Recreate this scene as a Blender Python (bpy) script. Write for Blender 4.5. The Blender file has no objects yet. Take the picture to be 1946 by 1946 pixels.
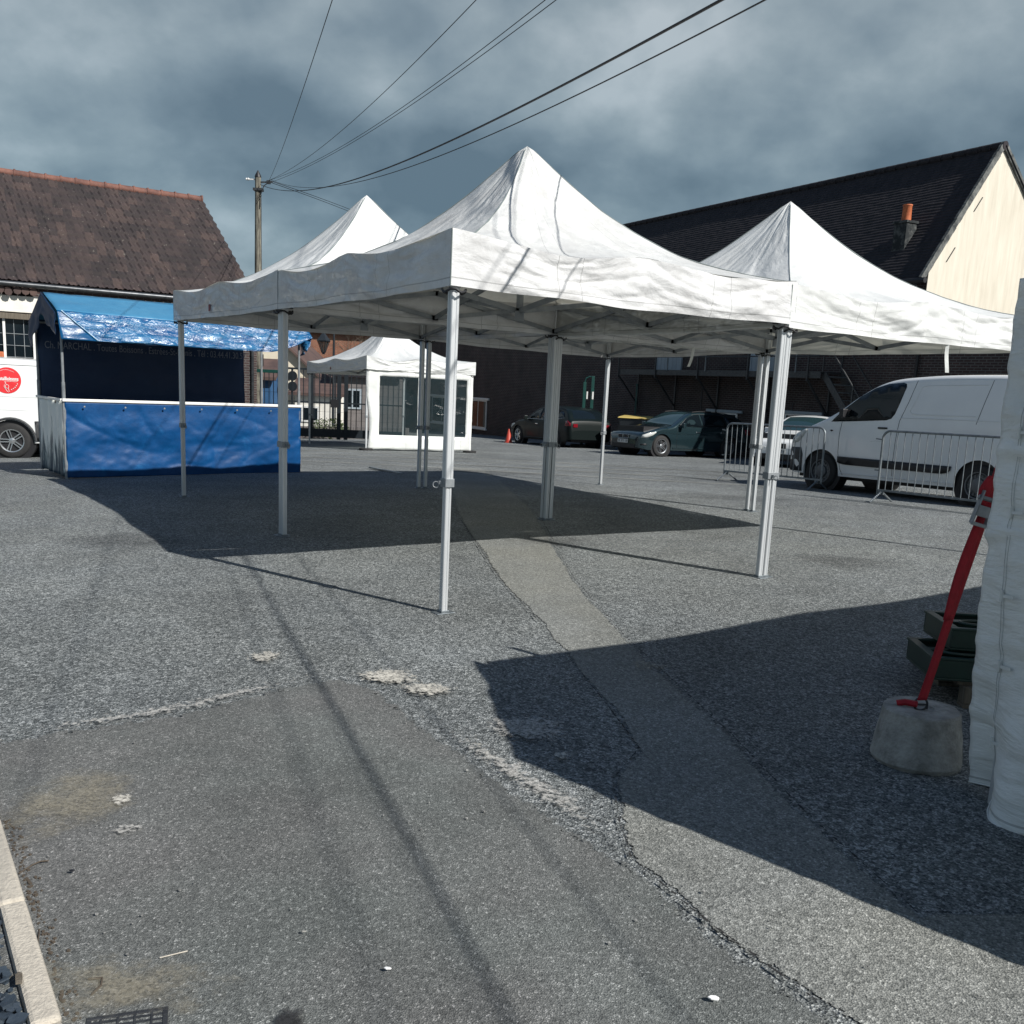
import bpy, bmesh, math, random
from mathutils import Vector, Matrix, noise as MN
random.seed(7)
S = bpy.context.scene
C = S.collection
PI = math.pi

# ------------------------------------------------------------------ terrain height
def sp(t):
    return t if t > 6 else math.log1p(math.exp(max(-60, t*2)))/2
def G(x, y):
    return -.027*sp(y-14)-.005*sp(y-36)+.032*sp(y-62)-.033*sp(-x-4)+.033*sp(-x-16)

# ------------------------------------------------------------------ mesh helper
class MB:
    def __init__(s): s.v = []; s.f = []; s.uv = {}; s.mi = []; s.m = 0
    def add(s, vs, fs, uvs=None):
        o = len(s.v); s.v += [tuple(p) for p in vs]
        for i, f in enumerate(fs):
            if uvs: s.uv[len(s.f)] = uvs[i]
            s.f.append(tuple(o+k for k in f)); s.mi.append(s.m)
        return s
    def box(s, a, b, M=None):
        x0, y0, z0 = a; x1, y1, z1 = b
        vs = [Vector(p) for p in ((x0,y0,z0),(x1,y0,z0),(x1,y1,z0),(x0,y1,z0),(x0,y0,z1),(x1,y0,z1),(x1,y1,z1),(x0,y1,z1))]
        if M: vs = [M @ p for p in vs]
        return s.add(vs, [(0,3,2,1),(4,5,6,7),(0,1,5,4),(1,2,6,5),(2,3,7,6),(3,0,4,7)])
    def tube(s, pts, r, n=8, cap=True, rot=0):
        pts = [Vector(p) for p in pts]; rs = r if isinstance(r, (list, tuple)) else [r]*len(pts)
        vs = []; fs = []; up = None
        for i, p in enumerate(pts):
            d = (pts[min(i+1, len(pts)-1)]-pts[max(i-1, 0)])
            d = d.normalized() if d.length > 1e-9 else Vector((0,0,1))
            if up is None: up = Vector((0,0,1)) if abs(d.z) < .9 else Vector((0,1,0))
            a = d.cross(up).normalized(); b = a.cross(d).normalized(); up = b
            for k in range(n):
                t = 2*PI*k/n+rot
                vs.append(p+a*(math.cos(t)*rs[i])+b*(math.sin(t)*rs[i]))
        for i in range(len(pts)-1):
            for k in range(n):
                fs.append((i*n+k, i*n+(k+1) % n, (i+1)*n+(k+1) % n, (i+1)*n+k))
        if cap:
            fs.append(tuple(range(n))[::-1]); fs.append(tuple((len(pts)-1)*n+k for k in range(n)))
        return s.add(vs, fs)
    def bar(s, a, b, w, h):
        a = Vector(a); b = Vector(b); d = (b-a).normalized()
        u = Vector((0,0,1)) if abs(d.z) < .95 else Vector((0,1,0))
        r = d.cross(u).normalized(); u = r.cross(d)
        vs = []
        for p in (a, b):
            for x, y in ((-1,-1),(1,-1),(1,1),(-1,1)): vs.append(p+r*(x*w/2)+u*(y*h/2))
        return s.add(vs, [(3,2,1,0),(4,5,6,7),(0,1,5,4),(1,2,6,5),(2,3,7,6),(3,0,4,7)])
    def lathe(s, prof, n=24, M=None, cap=True):
        vs = []; fs = []
        for r, z in prof:
            for k in range(n):
                t = 2*PI*k/n; p = Vector((r*math.cos(t), r*math.sin(t), z)); vs.append(M @ p if M else p)
        for i in range(len(prof)-1):
            for k in range(n): fs.append((i*n+k, i*n+(k+1) % n, (i+1)*n+(k+1) % n, (i+1)*n+k))
        if cap:
            fs.append(tuple(range(n))[::-1]); fs.append(tuple((len(prof)-1)*n+k for k in range(n)))
        return s.add(vs, fs)
    def grid(s, fn, nu, nv, uv=None, flip=False):
        vs = [fn(i/nu, j/nv) for j in range(nv+1) for i in range(nu+1)]
        fs = []; us = []
        for j in range(nv):
            for i in range(nu):
                q = (j*(nu+1)+i, j*(nu+1)+i+1, (j+1)*(nu+1)+i+1, (j+1)*(nu+1)+i)
                c = ((i/nu, j/nv), ((i+1)/nu, j/nv), ((i+1)/nu, (j+1)/nv), (i/nu, (j+1)/nv))
                if flip: q = q[::-1]; c = c[::-1]
                fs.append(q)
                if uv: us.append([(a*uv[0], b*uv[1]) for a, b in c])
        return s.add(vs, fs, us if uv else None)
    def prism(s, poly, h, M=None):
        n = len(poly)
        vs = [Vector((x, y, 0)) for x, y in poly]+[Vector((x, y, h)) for x, y in poly]
        if M: vs = [M @ p for p in vs]
        fs = [tuple(range(n))[::-1], tuple(range(n, 2*n))]+[(k, (k+1) % n, n+(k+1) % n, n+k) for k in range(n)]
        return s.add(vs, fs)
    def build(s, name, mats, parent=None, smooth=False, bevel=0, ang=40, attr=None):
        me = bpy.data.meshes.new(name); me.from_pydata(s.v, [], s.f)
        mats = mats if isinstance(mats, (list, tuple)) else [mats]
        for m in mats: me.materials.append(m)
        ul = me.uv_layers.new(name='UVMap')
        for p in me.polygons:
            p.material_index = min(s.mi[p.index], len(mats)-1)
            if p.index in s.uv:
                for k, li in enumerate(p.loop_indices): ul.data[li].uv = s.uv[p.index][k]
            else:
                n = p.normal; ax = max(range(3), key=lambda i: abs(n[i]))
                for li in p.loop_indices:
                    c = me.vertices[me.loops[li].vertex_index].co
                    ul.data[li].uv = (c.y, c.z) if ax == 0 else (c.x, c.z) if ax == 1 else (c.x, c.y)
        if attr:
            a = me.attributes.new('fade', 'FLOAT', 'POINT')
            for i, x in enumerate(attr): a.data[i].value = x
        o = bpy.data.objects.new(name, me); C.objects.link(o)
        if parent: o.parent = parent
        if smooth:
            me.shade_smooth()
            if ang < 180:
                me.set_sharp_from_angle(angle=math.radians(ang))
        if bevel:
            b = o.modifiers.new('bev', 'BEVEL'); b.width = bevel; b.segments = 2; b.limit_method = 'ANGLE'; b.angle_limit = math.radians(35)
        return o

def tag(o, label=None, cat=None, group=None, kind=None):
    if label: o['label'] = label
    if cat: o['category'] = cat
    if group: o['group'] = group
    if kind: o['kind'] = kind
    return o
def thing(name, label, cat, loc=(0,0,0), rotz=0, group=None, M=None):
    o = bpy.data.objects.new(name, None); C.objects.link(o); o.empty_display_size = .2
    if M: o.matrix_world = M
    else: o.location = loc; o.rotation_euler = (0,0,rotz)
    return tag(o, label, cat, group)
def dup(root):
    r = root.copy(); C.objects.link(r)
    for ch in list(root.children):
        c = ch.copy(); C.objects.link(c); c.parent = r
        for gch in list(ch.children):
            d = gch.copy(); C.objects.link(d); d.parent = c
    return r

# ------------------------------------------------------------------ materials
def nt(m):
    m.use_nodes = True; t = m.node_tree; t.nodes.clear(); return t
def N(t, typ, **kw):
    n = t.nodes.new(typ)
    for k, v in kw.items():
        if k.startswith('_'): setattr(n, k[1:], v)
        else:
            key = int(k[1:]) if k[0] == 'i' and k[1:].isdigit() else k.replace('__', ' ')
            n.inputs[key].default_value = v
    return n
def ramp(t, fac, stops):
    r = t.nodes.new('ShaderNodeValToRGB'); e = r.color_ramp.elements
    while len(e) < len(stops): e.new(.5)
    for i, (p, c) in enumerate(stops):
        e[i].position = p; e[i].color = (*c, 1) if len(c) == 3 else c
    t.links.new(fac, r.inputs[0]); return r
def out(t, sh):
    o = t.nodes.new('ShaderNodeOutputMaterial'); t.links.new(sh, o.inputs[0]); return o
def mat(name, c1, c2=None, rough=.6, metal=0, nscale=6, detail=5, bump=0, bscale=None, coord='Object', stretch=(1,1,1), spec=.5, coat=0, lo=.35, hi=.65, rvar=0):
    m = bpy.data.materials.new(name); t = nt(m)
    P = N(t, 'ShaderNodeBsdfPrincipled', Roughness=rough, Metallic=metal); P.inputs['Specular IOR Level'].default_value = spec
    if coat: P.inputs['Coat Weight'].default_value = coat; P.inputs['Coat Roughness'].default_value = .06
    tc = N(t, 'ShaderNodeTexCoord'); mp = N(t, 'ShaderNodeMapping'); mp.inputs['Scale'].default_value = stretch
    t.links.new(tc.outputs[coord], mp.inputs[0])
    if c2:
        n = N(t, 'ShaderNodeTexNoise', Scale=nscale, Detail=detail, Roughness=.62); t.links.new(mp.outputs[0], n.inputs['Vector'])
        r = ramp(t, n.outputs[0], [(lo, c1), (hi, c2)]); t.links.new(r.outputs[0], P.inputs['Base Color'])
        if rvar:
            rr = N(t, 'ShaderNodeMapRange'); rr.inputs[3].default_value = rough-rvar; rr.inputs[4].default_value = rough+rvar
            t.links.new(n.outputs[0], rr.inputs[0]); t.links.new(rr.outputs[0], P.inputs['Roughness'])
    else: P.inputs['Base Color'].default_value = (*c1, 1)
    if bump:
        n2 = N(t, 'ShaderNodeTexNoise', Scale=bscale or nscale*4, Detail=6); t.links.new(mp.outputs[0], n2.inputs['Vector'])
        b = N(t, 'ShaderNodeBump', Strength=bump, Distance=.01); t.links.new(n2.outputs[0], b.inputs['Height']); t.links.new(b.outputs[0], P.inputs['Normal'])
    out(t, P.outputs[0]); return m

def asphalt(name, stops, vs, mottle, tint, bump=.6, ragged=False, mscale=1.3):
    m = bpy.data.materials.new(name); t = nt(m); L = t.links.new
    P = N(t, 'ShaderNodeBsdfPrincipled', Roughness=.82); P.inputs['Specular IOR Level'].default_value = .35
    g = N(t, 'ShaderNodeNewGeometry'); pos = g.outputs['Position']
    v = N(t, 'ShaderNodeTexVoronoi', Scale=vs); L(pos, v.inputs['Vector'])
    v2 = N(t, 'ShaderNodeTexVoronoi', Scale=vs*.42); L(pos, v2.inputs['Vector'])
    sx = N(t, 'ShaderNodeSeparateColor'); L(v.outputs['Color'], sx.inputs[0])
    sx2 = N(t, 'ShaderNodeSeparateColor'); L(v2.outputs['Color'], sx2.inputs[0])
    mixv = N(t, 'ShaderNodeMath', _operation='MULTIPLY_ADD', i1=.62); L(sx.outputs[0], mixv.inputs[0])
    k2 = N(t, 'ShaderNodeMath', _operation='MULTIPLY', i1=.38); L(sx2.outputs[1], k2.inputs[0]); L(k2.outputs[0], mixv.inputs[2])
    r = ramp(t, mixv.outputs[0], stops)
    n = N(t, 'ShaderNodeTexNoise', Scale=mscale, Detail=8, Roughness=.68); L(pos, n.inputs['Vector'])
    n3 = N(t, 'ShaderNodeTexNoise', Scale=.35, Detail=4, Roughness=.6); L(pos, n3.inputs['Vector'])
    ad = N(t, 'ShaderNodeMath', _operation='ADD'); L(n.outputs[0], ad.inputs[0]); L(n3.outputs[0], ad.inputs[1])
    mr = N(t, 'ShaderNodeMapRange'); mr.inputs[1].default_value = .7; mr.inputs[2].default_value = 1.3
    mr.inputs[3].default_value = 1-mottle; mr.inputs[4].default_value = 1+mottle; L(ad.outputs[0], mr.inputs[0])
    mu = N(t, 'ShaderNodeMixRGB', _blend_type='MULTIPLY', Fac=1); L(r.outputs[0], mu.inputs[1]); L(mr.outputs[0], mu.inputs[2])
    nt2 = N(t, 'ShaderNodeTexNoise', Scale=.9, Detail=3); L(pos, nt2.inputs['Vector'])
    tr = ramp(t, nt2.outputs[0], [(.4, (1,1,1)), (.62, tint)])
    mu2 = N(t, 'ShaderNodeMixRGB', _blend_type='MULTIPLY', Fac=1); L(mu.outputs[0], mu2.inputs[1]); L(tr.outputs[0], mu2.inputs[2])
    L(mu2.outputs[0], P.inputs['Base Color'])
    b = N(t, 'ShaderNodeBump', Strength=bump, Distance=.006); L(v.outputs['Distance'], b.inputs['Height'])
    b2 = N(t, 'ShaderNodeBump', Strength=.25, Distance=.03); L(n.outputs[0], b2.inputs['Height']); L(b.outputs[0], b2.inputs['Normal'])
    L(b2.outputs[0], P.inputs['Normal'])
    sh = P.outputs[0]
    if ragged: sh = rag(t, sh)
    out(t, sh); return m
def rag(t, sh, scale=22, soft=.12, mx=1.):
    L = t.links.new
    a = N(t, 'ShaderNodeAttribute', _attribute_name='fade'); g = N(t, 'ShaderNodeNewGeometry')
    n = N(t, 'ShaderNodeTexNoise', Scale=scale, Detail=6, Roughness=.7); L(g.outputs['Position'], n.inputs['Vector'])
    k = N(t, 'ShaderNodeMath', _operation='MULTIPLY_ADD', i1=2.6, i2=-.8); L(n.outputs[0], k.inputs[0])
    s = N(t, 'ShaderNodeMath', _operation='ADD'); L(a.outputs['Fac'], s.inputs[0]); L(k.outputs[0], s.inputs[1])
    mr = N(t, 'ShaderNodeMapRange'); mr.inputs[1].default_value = 1-soft*.5; mr.inputs[2].default_value = 1+soft*.5; mr.inputs[4].default_value = mx
    L(s.outputs[0], mr.inputs[0])
    tr = N(t, 'ShaderNodeBsdfTransparent'); mx_ = N(t, 'ShaderNodeMixShader'); L(mr.outputs[0], mx_.inputs[0]); L(tr.outputs[0], mx_.inputs[1]); L(sh, mx_.inputs[2])
    return mx_.outputs[0]
def stain(name, c, scale=22, soft=.12, mx=1.):
    m = bpy.data.materials.new(name); t = nt(m); L = t.links.new
    P = N(t, 'ShaderNodeBsdfPrincipled', Roughness=.9)
    g = N(t, 'ShaderNodeNewGeometry'); n = N(t, 'ShaderNodeTexVoronoi', Scale=120); L(g.outputs['Position'], n.inputs['Vector'])
    s = N(t, 'ShaderNodeSeparateColor'); L(n.outputs['Color'], s.inputs[0])
    r = ramp(t, s.outputs[0], [(0, tuple(x*.45 for x in c)), (.5, c), (1, tuple(min(.8, x*1.25) for x in c))]); L(r.outputs[0], P.inputs[0])
    out(t, rag(t, P.outputs[0], scale, soft, mx)); return m

def fabric(name, base, dirt, trans=.16, rough=.42, lines=True, dirtamt=.5, bump=.35, streak=0, fold=(3.,5.,5.)):
    m = bpy.data.materials.new(name); t = nt(m); L = t.links.new
    tc = N(t, 'ShaderNodeTexCoord'); uv = tc.outputs['UV']; ob = tc.outputs['Object']
    n = N(t, 'ShaderNodeTexNoise', Scale=2.2, Detail=8, Roughness=.7); L(ob, n.inputs['Vector'])
    r = ramp(t, n.outputs[0], [(.42, base), (.42+.45*(1.01-dirtamt), dirt)])
    col = r.outputs[0]
    if streak:
        w = N(t, 'ShaderNodeTexNoise', Scale=1.1, Detail=4, Distortion=1.4); L(ob, w.inputs['Vector'])
        sr = ramp(t, w.outputs[0], [(.485, (1,1,1)), (.5, (1-streak,)*3), (.515, (1,1,1))])
        mu = N(t, 'ShaderNodeMixRGB', _blend_type='MULTIPLY', Fac=1); L(col, mu.inputs[1]); L(sr.outputs[0], mu.inputs[2]); col = mu.outputs[0]
    if lines:      # stitched hem and vertical panel seams of the cloth
        sx = N(t, 'ShaderNodeSeparateXYZ'); L(uv, sx.inputs[0])
        def line(o, at, w):
            a = N(t, 'ShaderNodeMath', _operation='SUBTRACT', i1=at); L(o, a.inputs[0])
            b = N(t, 'ShaderNodeMath', _operation='ABSOLUTE'); L(a.outputs[0], b.inputs[0])
            c = N(t, 'ShaderNodeMath', _operation='LESS_THAN', i1=w*1.6); L(b.outputs[0], c.inputs[0]); return c.outputs[0]
        acc = line(sx.outputs[1], .05, .0025)
        for at in (.8, 2.4, 1.0, 2.2):
            c = line(sx.outputs[0], at, .002); a = N(t, 'ShaderNodeMath', _operation='MAXIMUM'); L(acc, a.inputs[0]); L(c, a.inputs[1]); acc = a.outputs[0]
        mu = N(t, 'ShaderNodeMixRGB', i2=(*[x*.45 for x in dirt], 1)); 
        mf = N(t, 'ShaderNodeMath', _operation='MULTIPLY', i1=.6); L(acc, mf.inputs[0]); L(mf.outputs[0], mu.inputs[0]); L(col, mu.inputs[1]); col = mu.outputs[0]
    P = N(t, 'ShaderNodeBsdfPrincipled', Roughness=rough); L(col, P.inputs[0]); P.inputs['Specular IOR Level'].default_value = .4
    T = N(t, 'ShaderNodeBsdfTranslucent'); tw_ = N(t, 'ShaderNodeMixRGB', _blend_type='MULTIPLY', Fac=1, i2=(1,.95,.80,1)); L(col, tw_.inputs[1]); L(tw_.outputs[0], T.inputs[0])
    mpb = N(t, 'ShaderNodeMapping'); mpb.inputs['Scale'].default_value = fold; L(uv if lines else ob, mpb.inputs[0])
    b1 = N(t, 'ShaderNodeTexNoise', Scale=1, Detail=6, Roughness=.58, Distortion=.35); L(mpb.outputs[0], b1.inputs['Vector'])
    b = N(t, 'ShaderNodeBump', Strength=bump, Distance=.04); L(b1.outputs[0], b.inputs['Height']); L(b.outputs[0], P.inputs['Normal'])
    mx = N(t, 'ShaderNodeMixShader', i0=trans); L(P.outputs[0], mx.inputs[1]); L(T.outputs[0], mx.inputs[2])
    out(t, mx.outputs[0]); return m
def bricks(name, c1, c2, mort, scale=1., w=.22, h=.07, ms=.012, bump=.5):
    m = bpy.data.materials.new(name); t = nt(m); L = t.links.new
    P = N(t, 'ShaderNodeBsdfPrincipled', Roughness=.85); tc = N(t, 'ShaderNodeTexCoord')
    b = N(t, 'ShaderNodeTexBrick', Scale=scale); b.inputs['Color1'].default_value = (*c1, 1); b.inputs['Color2'].default_value = (*c2, 1); b.inputs['Mortar'].default_value = (*mort, 1)
    b.inputs['Mortar Size'].default_value = ms; b.inputs['Brick Width'].default_value = w; b.inputs['Row Height'].default_value = h; b.inputs['Mortar Smooth'].default_value = .2
    L(tc.outputs['UV'], b.inputs['Vector'])
    n = N(t, 'ShaderNodeTexNoise', Scale=1.4, Detail=6, Roughness=.65); L(tc.outputs['Object'], n.inputs['Vector'])
    r = ramp(t, n.outputs[0], [(.3, (.55,.55,.55)), (.7, (1.25,1.2,1.15))])
    mu = N(t, 'ShaderNodeMixRGB', _blend_type='MULTIPLY', Fac=1); L(b.outputs[0], mu.inputs[1]); L(r.outputs[0], mu.inputs[2]); L(mu.outputs[0], P.inputs[0])
    bp = N(t, 'ShaderNodeBump', Strength=bump, Distance=.01, _invert=True); L(b.outputs['Fac'], bp.inputs['Height']); L(bp.outputs[0], P.inputs['Normal'])
    out(t, P.outputs[0]); return m
def glassy(name, col, rough=.03, alpha=.0, spec=.6):
    m = bpy.data.materials.new(name); t = nt(m); L = t.links.new
    P = N(t, 'ShaderNodeBsdfPrincipled', Roughness=rough); P.inputs[0].default_value = (*col, 1); P.inputs['Specular IOR Level'].default_value = spec
    if alpha:
        T = N(t, 'ShaderNodeBsdfTransparent', i0=(.82, .88, .88, 1)); mx = N(t, 'ShaderNodeMixShader', i0=alpha); L(P.outputs[0], mx.inputs[1]); L(T.outputs[0], mx.inputs[2]); out(t, mx.outputs[0])
    else: out(t, P.outputs[0])
    return m

M_yard = asphalt('asphalt_coarse', [(.08,(.029,.033,.034)),(.36,(.095,.104,.103)),(.62,(.166,.178,.174)),(.9,(.39,.405,.395))], 140, .30, (.97,.98,1.0), .9)
M_patch = asphalt('asphalt_fine', [(.08,(.060,.065,.063)),(.45,(.112,.121,.115)),(.8,(.162,.173,.165)),(.96,(.36,.375,.36))], 245, .34, (1.,.94,.95), .5, True)
M_strip = asphalt('asphalt_trench', [(.1,(.084,.089,.085)),(.5,(.175,.182,.172)),(.8,(.262,.270,.255)),(.95,(.42,.43,.41))], 190, .22, (1,.985,.95), .5, True)
M_lime = stain('lime_stain', (.46,.44,.385), 42, .3)
M_limeth = stain('lime_thin', (.42,.41,.38), 40, .25, .75)
M_dark = stain('damp_stain', (.045,.045,.05), 5, .9, .55)
M_oil2 = stain('wet_stain', (.02,.02,.022), 20, .5, .8)
M_oil = stain('oil_stain', (.045,.046,.048), 4, 1.2, .38)
M_tan = stain('sand_stain', (.3,.27,.2), 9, .8, .45)
M_crack = stain('crack', (.018,.018,.018), 30, .15)
M_white = fabric('canopy_white', (.75,.765,.755), (.66,.67,.655), .15, .42, dirtamt=.35, bump=.45)
M_dirty = fabric('canopy_worn', (.71,.72,.705), (.57,.57,.555), .15, .38, dirtamt=.5, bump=.55)
M_val = fabric('valance_grey', (.64,.645,.645), (.52,.52,.515), .02, .25, dirtamt=.5, bump=.6)
M_wallw = fabric('sidewall_white', (.80,.82,.80), (.70,.72,.70), .15, .45, dirtamt=.3)
M_alu = mat('aluminium', (.52,.54,.55), (.66,.68,.69), .42, .45, 3, stretch=(1,1,.2), lo=.3, hi=.7)
M_galv = mat('galvanised', (.15,.175,.19), (.26,.285,.30), .5, .7, 9, bump=.15)
M_steel = mat('dull_steel', (.20,.22,.24), (.30,.32,.33), .5, .4, 8)
M_seam = mat('seam_shade_grey', (.16,.19,.19), rough=.8)
M_blackpl = mat('black_plastic', (.012,.012,.014), rough=.5)
M_greypl = mat('dark_cladding', (.03,.033,.036), (.045,.047,.05), .6, 0, 30)
M_rubber = mat('rubber', (.014,.014,.015), (.022,.022,.022), .8, 0, 20)
M_blue = fabric('tarp_blue', (.003,.07,.19), (.008,.10,.24), .18, .30, lines=False, dirtamt=.4, bump=.5)
M_bluelt = fabric('tarp_light_blue', (.05,.20,.36), (.07,.24,.40), .12, .35, lines=False, bump=.3)
M_bluedk = fabric('tarp_navy_shade', (.008,.03,.085), (.012,.038,.1), .06, .5, lines=False, bump=.25)  # the stall's interior shade is put into the back cloth's navy
M_letter = mat('faded_letters', (.19,.21,.26), rough=.7)
M_whitepaint = mat('white_paint', (.74,.74,.72), (.66,.66,.63), .45, 0, 12)
M_red = mat('red_sticker', (.62,.03,.035), rough=.35)
M_redstrap = mat('red_webbing', (.36,.005,.018), (.28,.004,.013), .7, 0, 40, bump=.4, bscale=300)
M_conc = mat('concrete', (.20,.195,.175), (.40,.39,.36), .9, 0, 13, 9, 1., 70)
M_kerb = mat('kerb_stone', (.48,.44,.37), (.36,.33,.28), .85, 0, 45, 8, .5, 120, lo=.45, hi=.72)
M_slate = mat('slate_chips', (.010,.018,.03), (.06,.08,.10), .55, 0, 3, 4, .4, 60, lo=.3, hi=.75)
M_iron = mat('cast_iron', (.05,.052,.056), (.085,.088,.09), .5, .6, 20, bump=.3)
M_wood = mat('old_wood', (.085,.07,.052), (.15,.13,.10), .85, 0, 5, 6, .5, 20, stretch=(8,8,.6))
M_pole = mat('creosote_wood', (.06,.055,.045), (.26,.25,.20), .85, 0, 6, 7, .6, 14, stretch=(3,3,.35), lo=.38, hi=.66)
M_green = mat('green_paint', (.003,.04,.034), (.005,.052,.043), .45, 0, 6)
M_blackbar = mat('dark_gate_paint', (.008,.013,.018), rough=.5)
M_cable = mat('cable_black', (.006,.006,.007), rough=.6)
M_brick = bricks('dark_brick', (.050,.027,.026), (.034,.021,.022), (.10,.097,.095))
M_brickor = bricks('orange_brick', (.34,.12,.065), (.27,.095,.055), (.3,.24,.18))
M_cream = mat('cream_render', (.54,.495,.405), (.65,.605,.51), .9, 0, 2.2, 8, .25, 30, stretch=(3,3,.35), lo=.33, hi=.66)
M_cream2 = mat('pale_render', (.62,.55,.42), (.68,.62,.5), .9, 0, 3)
M_verge = mat('verge_mortar', (.035,.04,.042), (.17,.175,.165), .9, 0, 5, 8, .6, 20)
M_chim = mat('sooty_chimney', (.012,.016,.018), (.12,.125,.12), .9, 0, 7, 8, .6, 25, lo=.45, hi=.75)
M_tile = mat('brown_tile', (.055,.036,.034), (.12,.075,.062), .75, 0, 1.6, 8, .3, 30, lo=.3, hi=.72)
M_tiledk = mat('black_tile', (.006,.006,.009), (.030,.024,.028), .85, 0, 3.2, 9, .5, 20, stretch=(2.5,1,1), lo=.35, hi=.75)
M_ridge = mat('ridge_terracotta', (.10,.045,.035), (.19,.085,.062), .8, 0, 5, bump=.3)
M_pot = mat('chimney_pot', (.52,.15,.055), (.42,.11,.04), .7, 0, 8)
M_zinc = mat('zinc', (.05,.056,.062), (.09,.095,.10), .4, .7, 6)
M_plaster = mat('white_plaster', (.74,.72,.66), (.64,.62,.56), .9, 0, 5)
M_doorgr = mat('pale_door', (.33,.38,.42), (.28,.33,.37), .6, 0, 4)
M_bluewood = mat('blue_boards', (.03,.10,.22), (.02,.075,.17), .6, 0, 5)
M_greyren = mat('grey_render', (.13,.12,.12), (.18,.165,.16), .9, 0, 2)
M_glassd = glassy('dark_glass', (.006,.01,.013), .03, spec=.35)
M_glassb = glassy('tinted_glass', (.02,.045,.05), .03)
M_pvc = glassy('clear_pvc', (.02,.035,.04), .10, .5, .6)
M_cavan = mat('van_white', (.74,.755,.75), (.70,.715,.71), .28, 0, 2, coat=.5)
M_bmw = mat('teal_paint', (.020,.042,.050), rough=.2, metal=.5, coat=1)
M_blkcar = mat('dark_green_paint', (.004,.008,.008), rough=.4, coat=.08, spec=.2)
M_chrome = mat('chrome', (.7,.72,.73), rough=.12, metal=1)
M_rim = mat('alloy_rim', (.6,.62,.63), rough=.25, metal=.9)
M_rimdk = mat('alloy_dark', (.28,.3,.32), rough=.3, metal=.8)
M_hub = mat('steel_wheel', (.13,.14,.15), rough=.45, metal=.5)
M_lamp = glassy('headlamp_glass', (.5,.52,.5), .05)
M_tail = glassy('tail_lamp', (.16,.008,.014), .08)
M_plate = mat('plate_white', (.55,.56,.55), rough=.4)
M_orange = mat('cone_orange', (.42,.045,.025), rough=.5)
M_yellow = mat('lid_yellow', (.50,.38,.12), rough=.4)
M_binbody = mat('bin_body', (.02,.025,.03), rough=.5)
M_crate = mat('crate_green', (.005,.022,.016), (.007,.03,.022), .5, 0, 15)
M_leaf = mat('leaf', (.05,.085,.025), (.08,.11,.03), .7, 0, 4)
M_bark = mat('bark', (.07,.055,.04), (.12,.1,.075), .9, 0, 9, bump=.5)
M_paper = mat('white_paper', (.8,.8,.78), rough=.8)
M_twig = mat('dry_twig', (.07,.055,.04), rough=.9)
M_nearw = fabric('near_wall_white', (.86,.88,.86), (.74,.76,.74), .12, .45, dirtamt=.4, bump=1., fold=(2.,8.,1.), lines=True)
# side tarp with chalky streaks
def streaktarp():
    m = bpy.data.materials.new('streaked_tarp'); t = nt(m); L = t.links.new
    tc = N(t, 'ShaderNodeTexCoord'); mp = N(t, 'ShaderNodeMapping'); mp.inputs['Scale'].default_value = (7,7,.55); L(tc.outputs['Object'], mp.inputs[0])
    n = N(t, 'ShaderNodeTexNoise', Scale=1.6, Detail=7, Roughness=.65, Distortion=.5); L(mp.outputs[0], n.inputs['Vector'])
    sx = N(t, 'ShaderNodeSeparateXYZ'); L(tc.outputs['Object'], sx.inputs[0])
    a = N(t, 'ShaderNodeMath', _operation='MULTIPLY_ADD', i1=.28, i2=-.13); L(sx.outputs[2], a.inputs[0])
    s = N(t, 'ShaderNodeMath', _operation='ADD'); L(n.outputs[0], s.inputs[0]); L(a.outputs[0], s.inputs[1])
    r = ramp(t, s.outputs[0], [(.40,(.008,.04,.075)),(.47,(.2,.25,.26)),(.53,(.8,.82,.79))])
    P = N(t, 'ShaderNodeBsdfPrincipled', Roughness=.5); L(r.outputs[0], P.inputs[0])
    b = N(t, 'ShaderNodeBump', Strength=.5, Distance=.03); L(n.outputs[0], b.inputs['Height']); L(b.outputs[0], P.inputs['Normal'])
    out(t, P.outputs[0]); return m
M_streak = streaktarp()
# blue cloth faded by white scuffs
def scufftarp():
    m = bpy.data.materials.new('scuffed_blue_tarp'); t = nt(m); L = t.links.new
    tc = N(t, 'ShaderNodeTexCoord'); ob = tc.outputs['Object']
    n = N(t, 'ShaderNodeTexNoise', Scale=3.2, Detail=9, Roughness=.78, Distortion=.4); L(ob, n.inputs['Vector'])
    r = ramp(t, n.outputs[0], [(.3,(.001,.034,.115)),(.58,(.0015,.054,.175)),(.73,(.008,.10,.25)),(.84,(.2,.33,.46))])
    P = N(t, 'ShaderNodeBsdfPrincipled', Roughness=.5); P.inputs['Specular IOR Level'].default_value = .25; L(r.outputs[0], P.inputs[0])
    n2 = N(t, 'ShaderNodeTexNoise', Scale=9, Detail=5); L(ob, n2.inputs['Vector'])
    b = N(t, 'ShaderNodeBump', Strength=.2, Distance=.03); L(n2.outputs[0], b.inputs['Height']); L(b.outputs[0], P.inputs['Normal'])
    out(t, P.outputs[0]); return m
M_scuff = scufftarp()
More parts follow.
